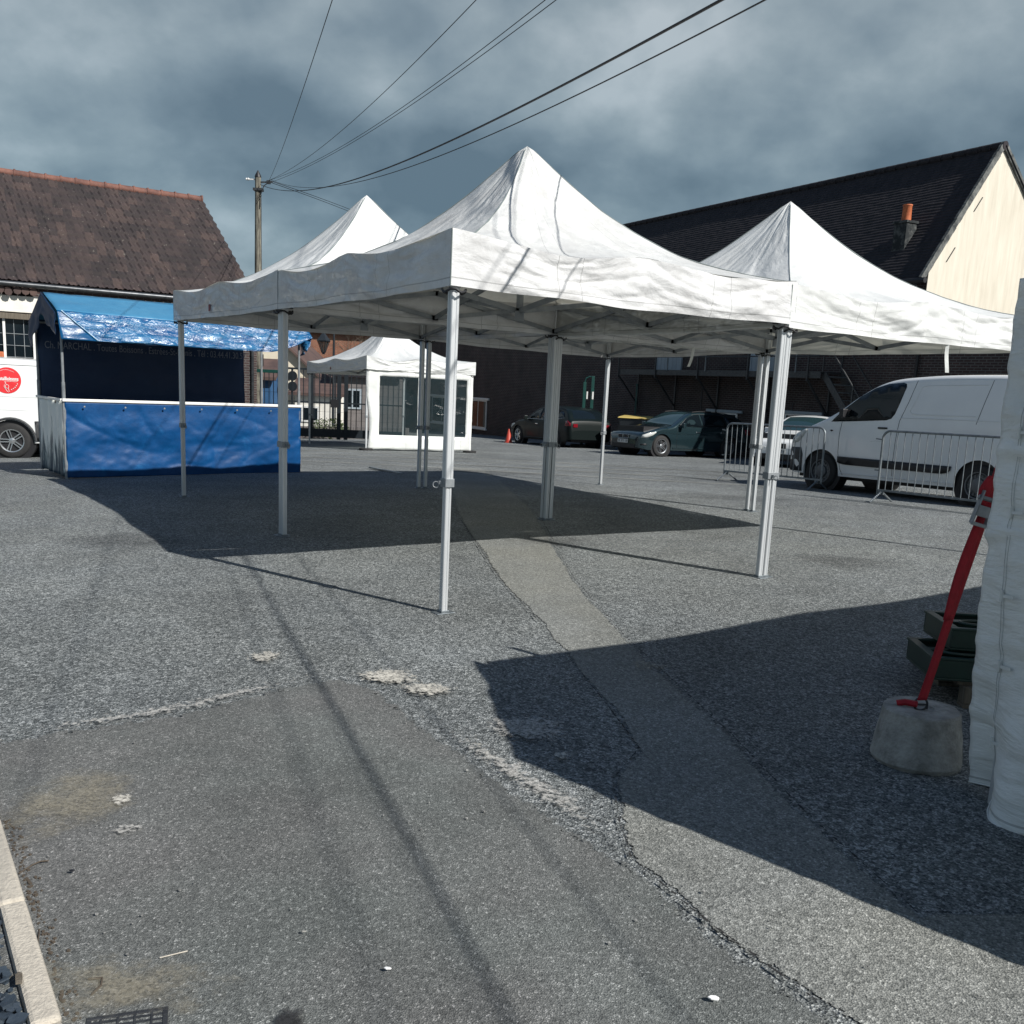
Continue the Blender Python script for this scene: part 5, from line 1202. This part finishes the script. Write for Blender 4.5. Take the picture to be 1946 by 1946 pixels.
# ------------------------------------------------------------------ fence, gate, posts behind the yard
Yf = 30.5
def bars(parent, x0, x1, step, z0, z1, Y, r=.013, m=M_blackbar, name='bar'):
    x = x0
    while x <= x1+1e-6:
        b = MB(); b.bar((x,Y,z0),(x,Y,z1), r*2, r*2); b.build(name, m, parent); x += step
gt = thing('metal_gate', 'tall dark sliding gate of vertical bars behind the small walled tent', 'gate', (-5.6,Yf,-.42), .09)
def fr(b, x0, x1, z0, z1): return b.box((x0,-.03,z0),(x1,.03,z1))
b = MB(); fr(b,-1.85,1.95,.0+.06,.26+.06); b.build('bottom_panel', M_blackbar, gt)
b = MB(); fr(b,-1.85,1.95,2.12,2.18); fr(b,-1.85,1.95,1.12,1.16); b.build('rail', M_blackbar, gt)
for x, w in ((-1.85,.1),(-.95,.1),(-.1,.12),(.12,.12),(1.95,.1)):
    b = MB(); b.box((x-w/2,-.04,.0),(x+w/2,.04,2.2)); b.build('stile', M_blackbar, gt, bevel=.004)
bars(gt, -1.7, 1.85, .165, .3, 2.12, 0)
b = MB()
for k in range(24): b.box((-1.8+k*.16,-.01,.33),(-1.8+k*.16+.004,.01,2.1))
for z in (.6,.85,1.4,1.65,1.9): b.box((-1.85,.012,z),(1.95,.016,z+.006))
b.build('wire_mesh', M_blackbar, gt)
b = MB(); b.box((-.35,-.06,1.0),(-.1,-.045,1.25)); b.build('lock_box', M_blackpl, gt)
fn = thing('mesh_fence', 'green rail mesh fence with dark posts behind the stall', 'fence', (-9.3,Yf-.0,-.58), .03)
b = MB(); fr(b,-1.8,1.85,2.14,2.24); b.build('top_rail', M_green, fn, bevel=.006)
for x in (-1.8,-.0,1.8): b = MB(); b.box((x-.045,-.05,0),(x+.045,.05,2.14)); b.build('post', M_blackbar, fn)
bars(fn, -1.7, 1.75, .14, .1, 2.14, 0, .01)
b = MB()
for z in (.15,.5,.85,1.2,1.55,1.9): b.box((-1.8,.012,z),(1.8,.016,z+.008))
b.build('wire_mesh', M_blackbar, fn)
gp = thing('gate_rail_post', 'green steel double post with pale reflectors beside the black estate car', 'post', (2.5,35.5,G(2.5,35.5)))
for x, h in ((-.16,2.36),(.13,2.58)):
    b = MB(); b.box((x-.055,-.05,.08),(x+.055,.05,h)); b.build('upright', M_green, gp, bevel=.008)
    b = MB(); b.box((x-.03+(.02 if x > 0 else .1),-.07,1.75),(x+.03+(.02 if x > 0 else .1),-.052,2.02)) if x > 0 else b.box((x+.08,-.05,1.75),(x+.13,-.035,2.02)); b.build('reflector', M_whitepaint, gp)
b = MB(); b.tube([(-.16,0,2.36),(-.12,0,2.5),(0,0,2.56),(.1,0,2.55)], .02, 7); b.build('guide_arm', M_green, gp, smooth=True)
b = MB(); b.box((-.55,-.25,-.1),(1.1,.25,.09)); b.build('plinth', M_conc, gp, bevel=.02)
b = MB(); b.lathe([(.17,0),(.17,.025),(.14,.03),(.13,.05),(.04,.5),(.035,.52),(.01,.52)], 20); o = b.build('traffic_cone', M_orange, smooth=True, ang=50); o.location = (-.36,36.4,G(-.36,36.4)); tag(o, 'small orange traffic cone ahead of the black estate car', 'traffic cone')
fp2 = thing('fence_post', 'slim green post against the brick wall behind the teal estate', 'post', (4.3,36.0,G(4.3,36)))
b = MB(); b.box((-.03,-.03,0),(.03,.03,2.35)); b.build('shaft', M_green, fp2, bevel=.004); b = MB(); b.lathe([(.045,0),(.045,.03),(.01,.05)], 10, Matrix.Translation((0,0,2.35))); b.build('cap', M_green, fp2)
rb = thing('recycling_bin', 'dark wheeled bin with a yellow lid behind the teal estate bonnet', 'bin', (4.15,33.6,G(4.15,33.6)), -.35)
b = MB(); b.add([(-.5,-.3,.1),(.5,-.3,.1),(.5,.3,.1),(-.5,.3,.1),(-.62,-.38,1.12),(.62,-.38,1.12),(.62,.38,1.12),(-.62,.38,1.12)], [(0,3,2,1),(4,5,6,7),(0,1,5,4),(1,2,6,5),(2,3,7,6),(3,0,4,7)]); b.build('body', M_binbody, rb, bevel=.03)
b = MB(); b.add([(-.66,-.42,1.13),(.66,-.42,1.13),(.66,.42,1.15),(-.66,.42,1.15),(-.62,-.36,1.18),(.62,-.36,1.18),(.62,.4,1.22),(-.62,.4,1.22)], [(0,3,2,1),(4,5,6,7),(0,1,5,4),(1,2,6,5),(2,3,7,6),(3,0,4,7)]); b.build('lid', M_yellow, rb, bevel=.02)
for x in (-.4,.4):
    b = MB(); b.lathe([(.1,-.03),(.1,.03)], 14, Matrix.Translation((x,-.2,.1)) @ Matrix.Rotation(PI/2, 4, 'X')); b.build('wheel', M_rubber, rb)

# ------------------------------------------------------------------ street beyond the fence
def building(name, lab, cat, x, y, rz, w, d, he_, hr_, mw_, mr_, wins=(), gable_front=False, zfoot=None):
    z = G(x, y) if zfoot is None else zfoot; t = thing(name, lab, cat, (x, y, z), rz)
    b = MB(); b.box((-w/2,0,-1),(w/2,d,he_))
    if gable_front: b.add([(-w/2,0,he_),(w/2,0,he_),(0,0,hr_),(-w/2,d,he_),(w/2,d,he_),(0,d,hr_)], [(0,1,2),(5,4,3)])
    else: b.add([(-w/2,0,he_),(-w/2,d,he_),(-w/2,d/2,hr_),(w/2,0,he_),(w/2,d,he_),(w/2,d/2,hr_)], [(2,1,0),(3,4,5)])
    b.build('wall', mw_, t); b = MB(); o = .25; k = .12
    if gable_front:
        for s in (-1, 1):
            a = Vector((s*(w/2+o),-o,he_-o*(hr_-he_)/(w/2))); c_ = Vector((0,-o,hr_)); b.add([a+Vector((0,0,k)), c_+Vector((0,0,k)), c_+Vector((0,d+2*o,k)), a+Vector((0,d+2*o,k)), a, c_, c_+Vector((0,d+2*o,0)), a+Vector((0,d+2*o,0))], [(0,1,2,3),(7,6,5,4),(0,4,5,1),(3,2,6,7),(0,3,7,4)])
    else:
        for yy, dy in ((-o, d/2), (d+o, d/2)):
            a = Vector((-w/2-o,yy,he_-o*(hr_-he_)/(d/2))); c_ = Vector((-w/2-o,dy,hr_)); X_ = Vector((w+2*o,0,0)); b.add([a+Vector((0,0,k)), c_+Vector((0,0,k)), c_+X_+Vector((0,0,k)), a+X_+Vector((0,0,k)), a, c_, c_+X_, a+X_], [(0,1,2,3),(7,6,5,4),(0,4,5,1),(3,2,6,7),(0,3,7,4)])
    b.build('roof', mr_, t)
    for x0, x1, z0, z1, fm in wins:
        b = MB(); b.box((x0,-.05,z0),(x1,-.003,z1)); f = b.build('window', fm, t); b = MB(); mid = (x0+x1)/2; b.box((x0+.08,-.056,z0+.08),(mid-.03,-.05,z1-.08)); b.box((mid+.03,-.056,z0+.08),(x1-.08,-.05,z1-.08)); b.build('pane', M_glassd, f)
    return t
building('cream_house', 'cream rendered house with a brown roof glimpsed over the green fence rail', 'house', -11.6,45.,.05, 4.6,8.,2.55,4.6, M_cream2, M_tile, ((1.2,2.0,.6,1.7,M_whitepaint),), True)
building('blue_shed', 'blue boarded shed behind the fence next to the utility pole', 'shed', -10.9,38.,.05, 2.2,2.4,2.3,2.9, M_bluewood, M_tile, ((-.5,.4,.9,1.6,M_bluewood),))
building('brick_house', 'orange brick house behind the street lamp, glimpsed under the canopy', 'house', -10.6,58.,-.1, 7.,8.,5.7,7.5, M_brickor, M_tile, ((-2.6,-1.7,2.,3.5,M_whitepaint),(1.2,2.2,1.2,2.8,M_whitepaint)))
building('grey_shed', 'grey rendered outbuilding seen through the gate bars', 'shed', -7.0,44.,.05, 2.9,5.,2.6,3.4, M_greyren, M_tiledk, ((-1.0,-.2,1.1,2.0,M_doorgr),))
building('white_garage', 'small sunlit white garage seen through the gate bars', 'garage', -9.0,43.,.0, 2.0,3.,1.75,2.3, M_plaster, M_tile, ((-.7,.1,.5,1.2,M_whitepaint),))
building('far_house', 'distant slate roofed house between the brick house and the barn', 'house', -3.6,75.,.1, 9.,8.,4.2,7.2, M_greyren, M_tiledk, ((-2,-1,1.5,3,M_whitepaint),(1,2,1.5,3,M_whitepaint)))
car('silver car parked on the street beyond the bars of the fence', (-9.3,35.2), (1.,.08), M_galv, M_rim, None)
b = MB(); rnd = random.Random(21)
for k in range(40):
    x = -9.5+k*.14
    b.box((x,34.2,G(x,34.2)),(x+.13,34.4,G(x,34.2)+.42+.01*rnd.random()))
o = b.build('garden_wall', M_greyren); tag(o, 'low grey garden wall running behind the gate', 'garden wall')
lp = thing('street_lamp', 'old lantern street lamp hanging in front of the orange brick house', 'street lamp', (-7.33,38.,G(-7.33,38)))
zz = -lp.location.z-.42
b = MB(); b.tube([(0,0,0),(0,0,zz+3.9)], [.06,.04], 8); b.tube([(0,0,zz+3.75),(-.2,0,zz+3.85),(-.4,0,zz+3.7)], .02, 6); b.build('post', M_blackbar, lp, smooth=True)
b = MB(); b.lathe([(.02,zz+3.66),(.06,zz+3.6),(.27,zz+3.32),(.25,zz+3.28)], 6, Matrix.Translation((-.4,0,0))); b.lathe([(.05,zz+2.84),(.07,zz+2.88),(.05,zz+2.8)], 6, Matrix.Translation((-.4,0,0))); 
for k in range(6): a = k*PI/3; b.bar((-.4+.23*math.cos(a),.23*math.sin(a),zz+3.28),(-.4+.07*math.cos(a),.07*math.sin(a),zz+2.86), .02, .02)
b.build('lantern_frame', M_blackbar, lp); b = MB(); b.lathe([(.215,zz+3.28),(.06,zz+2.88)], 6, Matrix.Translation((-.4,0,0))); b.build('lantern_glass', M_pvc, lp)
sg_ = thing('road_sign', 'black pole with two round signs seen from behind at the fence', 'road sign', (-8.25,35.,G(-8.25,35)))
zz = -sg_.location.z
b = MB(); b.tube([(0,0,0),(0,0,zz+1.75)], .03, 8); b.build('post', M_blackbar, sg_)
for z in (1.5,1.13): b = MB(); b.lathe([(.02,-.02),(.17,-.02),(.175,0),(.17,.012),(.02,.015)], 20, Matrix.Translation((.03,-.05,zz+z)) @ Matrix.Rotation(PI/2, 4, 'X')); b.build('sign_disc', M_blackbar, sg_, smooth=True, ang=40)
# bare street tree with a few buds
tr_ = thing('street_tree', 'small bare tree with twiggy branches in front of the brick house', 'tree', (-7.2,46.,G(-7.2,46)))
b = MB(); rnd = random.Random(9); tips = []
def branch(p, d, l, r, lv):
    q = p+d*l; m_ = (p+q)/2+Vector((rnd.uniform(-.1,.1), rnd.uniform(-.1,.1), 0))*l
    b.tube([p, m_, q], [r, r*.85, r*.65], 6 if lv < 3 else 4)
    if lv >= 5: tips.append(q); return
    for k in range(3 if lv < 3 else 2):
        nd = (d+Vector((rnd.uniform(-.75,.75), rnd.uniform(-.75,.75), rnd.uniform(-.1,.5)))).normalized(); branch(q, nd, l*rnd.uniform(.62,.82), r*.6, lv+1)
branch(Vector((0,0,0)), Vector((0.05,0,1)).normalized(), 1.7, .09, 0); b.build('trunk', M_bark, tr_, smooth=True)
b = MB()
for q in tips:
    for k in range(2):
        Mx = Matrix.Translation(q+Vector((rnd.gauss(0,.06), rnd.gauss(0,.06), rnd.gauss(0,.06)))) @ Matrix.Rotation(rnd.random()*6, 4, (rnd.random(), rnd.random(), 1)); b.add([Mx @ Vector(p) for p in ((-.02,0,0),(0,-.012,0),(.025,0,0),(0,.012,0))], [(0,1,2,3)])
b.build('crown', M_leaf, tr_)
# leafy shrub behind the gate
sb = thing('garden_shrub', 'low green shrub behind the dark gate bars', 'shrub', (-6.6,33.6,G(-6.6,33.6)))
b = MB(); rnd = random.Random(31)
for k in range(900):
    u = Vector((rnd.gauss(0,1), rnd.gauss(0,.5), rnd.gauss(0,1))); u = u.normalized()*rnd.random()**.4; p = Vector((u.x*.7, u.y*.4, .38+u.z*.36))
    Mx = Matrix.Translation(p) @ Matrix.Rotation(rnd.random()*6, 4, (rnd.random(), rnd.random(), rnd.random()+.1)); s = .04; b.add([Mx @ Vector(q) for q in ((-s,0,0),(0,-s*.5,0),(s,0,0),(0,s*.5,0))], [(0,1,2,3)])
b.build('foliage', M_leaf, sb); b = MB()
for k in range(6): b.tube([(0,0,0),(rnd.uniform(-.3,.3),rnd.uniform(-.1,.1),.5)], [.015,.006], 5)
b.build('stem', M_bark, sb)

# ------------------------------------------------------------------ light, sky, camera
EL, AZ = math.radians(38.5), math.atan2(.804, -.595)
sun = bpy.data.lights.new('sun', 'SUN'); sun.energy = 5.; sun.angle = math.radians(.5); sun.color = (1., .965, .915)
so = bpy.data.objects.new('sun', sun); C.objects.link(so); sd = Vector((math.cos(EL)*math.sin(AZ), math.cos(EL)*math.cos(AZ), math.sin(EL)))
so.rotation_euler = sd.to_track_quat('Z', 'Y').to_euler()
W = bpy.data.worlds.new('World'); S.world = W; W.use_nodes = True; t = W.node_tree; t.nodes.clear(); L = t.links.new
sky = N(t, 'ShaderNodeTexSky'); sky.sky_type = 'NISHITA'; sky.sun_disc = False; sky.sun_elevation = EL; sky.sun_rotation = AZ; sky.air_density = 1.; sky.dust_density = .6
tc = N(t, 'ShaderNodeTexCoord'); sx = N(t, 'ShaderNodeSeparateXYZ'); L(tc.outputs['Generated'], sx.inputs[0])
zz_ = N(t, 'ShaderNodeMath', _operation='MAXIMUM', i1=0.); L(sx.outputs[2], zz_.inputs[0]); za = N(t, 'ShaderNodeMath', _operation='ADD', i1=.55); L(zz_.outputs[0], za.inputs[0])
def dv_(o):
    d = N(t, 'ShaderNodeMath', _operation='DIVIDE'); L(o, d.inputs[0]); L(za.outputs[0], d.inputs[1]); return d.outputs[0]
cb = N(t, 'ShaderNodeCombineXYZ'); L(dv_(sx.outputs[0]), cb.inputs[0]); L(dv_(sx.outputs[1]), cb.inputs[1])
def wn(sc, det, off, ro=.55, di=.0):
    mp = N(t, 'ShaderNodeMapping'); mp.inputs['Location'].default_value = (off, off*.7, 0); L(cb.outputs[0], mp.inputs[0])
    n = N(t, 'ShaderNodeTexNoise', Scale=sc, Detail=det, Roughness=ro, Distortion=di); L(mp.outputs[0], n.inputs['Vector']); return n.outputs[0]
n1 = wn(2.5, 7, 3.1, .47, .1); n2 = wn(6.5, 7, 8.3, .52, .1)
mixn = N(t, 'ShaderNodeMath', _operation='MULTIPLY_ADD', i1=.70); L(n1, mixn.inputs[0]); m2 = N(t, 'ShaderNodeMath', _operation='MULTIPLY', i1=.30); L(n2, m2.inputs[0]); L(m2.outputs[0], mixn.inputs[2])
cr = ramp(t, mixn.outputs[0], [(.39,(1.0,1.42,1.75)),(.47,(1.6,2.08,2.42)),(.53,(2.3,2.80,3.08)),(.60,(3.5,3.95,4.2))])
# clouds thin and darken towards the horizon haze
hz = ramp(t, sx.outputs[2], [(0,(.70,.80,.86)),(.16,(.80,.9,.95)),(.40,(1.12,1.10,1.10)),(.52,(.62,.72,.92)),(.75,(.20,.32,.60))])  # overhead stops, out of view, darkened and blued to deepen ground shade
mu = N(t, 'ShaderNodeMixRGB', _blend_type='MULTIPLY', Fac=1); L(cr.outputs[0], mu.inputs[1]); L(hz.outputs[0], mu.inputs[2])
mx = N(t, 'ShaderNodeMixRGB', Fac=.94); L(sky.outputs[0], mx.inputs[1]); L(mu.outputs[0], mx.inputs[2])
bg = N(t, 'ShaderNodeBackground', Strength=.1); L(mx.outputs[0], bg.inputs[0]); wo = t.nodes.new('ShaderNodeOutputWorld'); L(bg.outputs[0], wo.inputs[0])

cam = bpy.data.cameras.new('camera'); co = bpy.data.objects.new('camera', cam); C.objects.link(co); S.camera = co
f, pitch, roll, cyp = 1812.8, .1884, .0473, 1080.
cp, spn = math.cos(pitch), math.sin(pitch); fw = Vector((0,cp,-spn)); upv = Vector((0,spn,cp)); rt = Vector((1,0,0))
r_ = rt*math.cos(roll)+upv*math.sin(roll); u_ = -rt*math.sin(roll)+upv*math.cos(roll)
co.matrix_world = Matrix(((r_.x, u_.x, -fw.x, 0), (r_.y, u_.y, -fw.y, 0), (r_.z, u_.z, -fw.z, 1.5), (0,0,0,1)))
cam.sensor_fit = 'HORIZONTAL'; cam.sensor_width = 36; cam.lens = f/1946*36; cam.shift_y = (cyp-973)/1946; cam.clip_end = 2000; cam.clip_start = .05
S.view_settings.view_transform = 'Standard'; S.view_settings.look = 'None'; S.view_settings.exposure = .35; S.view_settings.gamma = 1
S.cycles.max_bounces = 6; S.cycles.transparent_max_bounces = 12
S.cycles.use_denoising = True
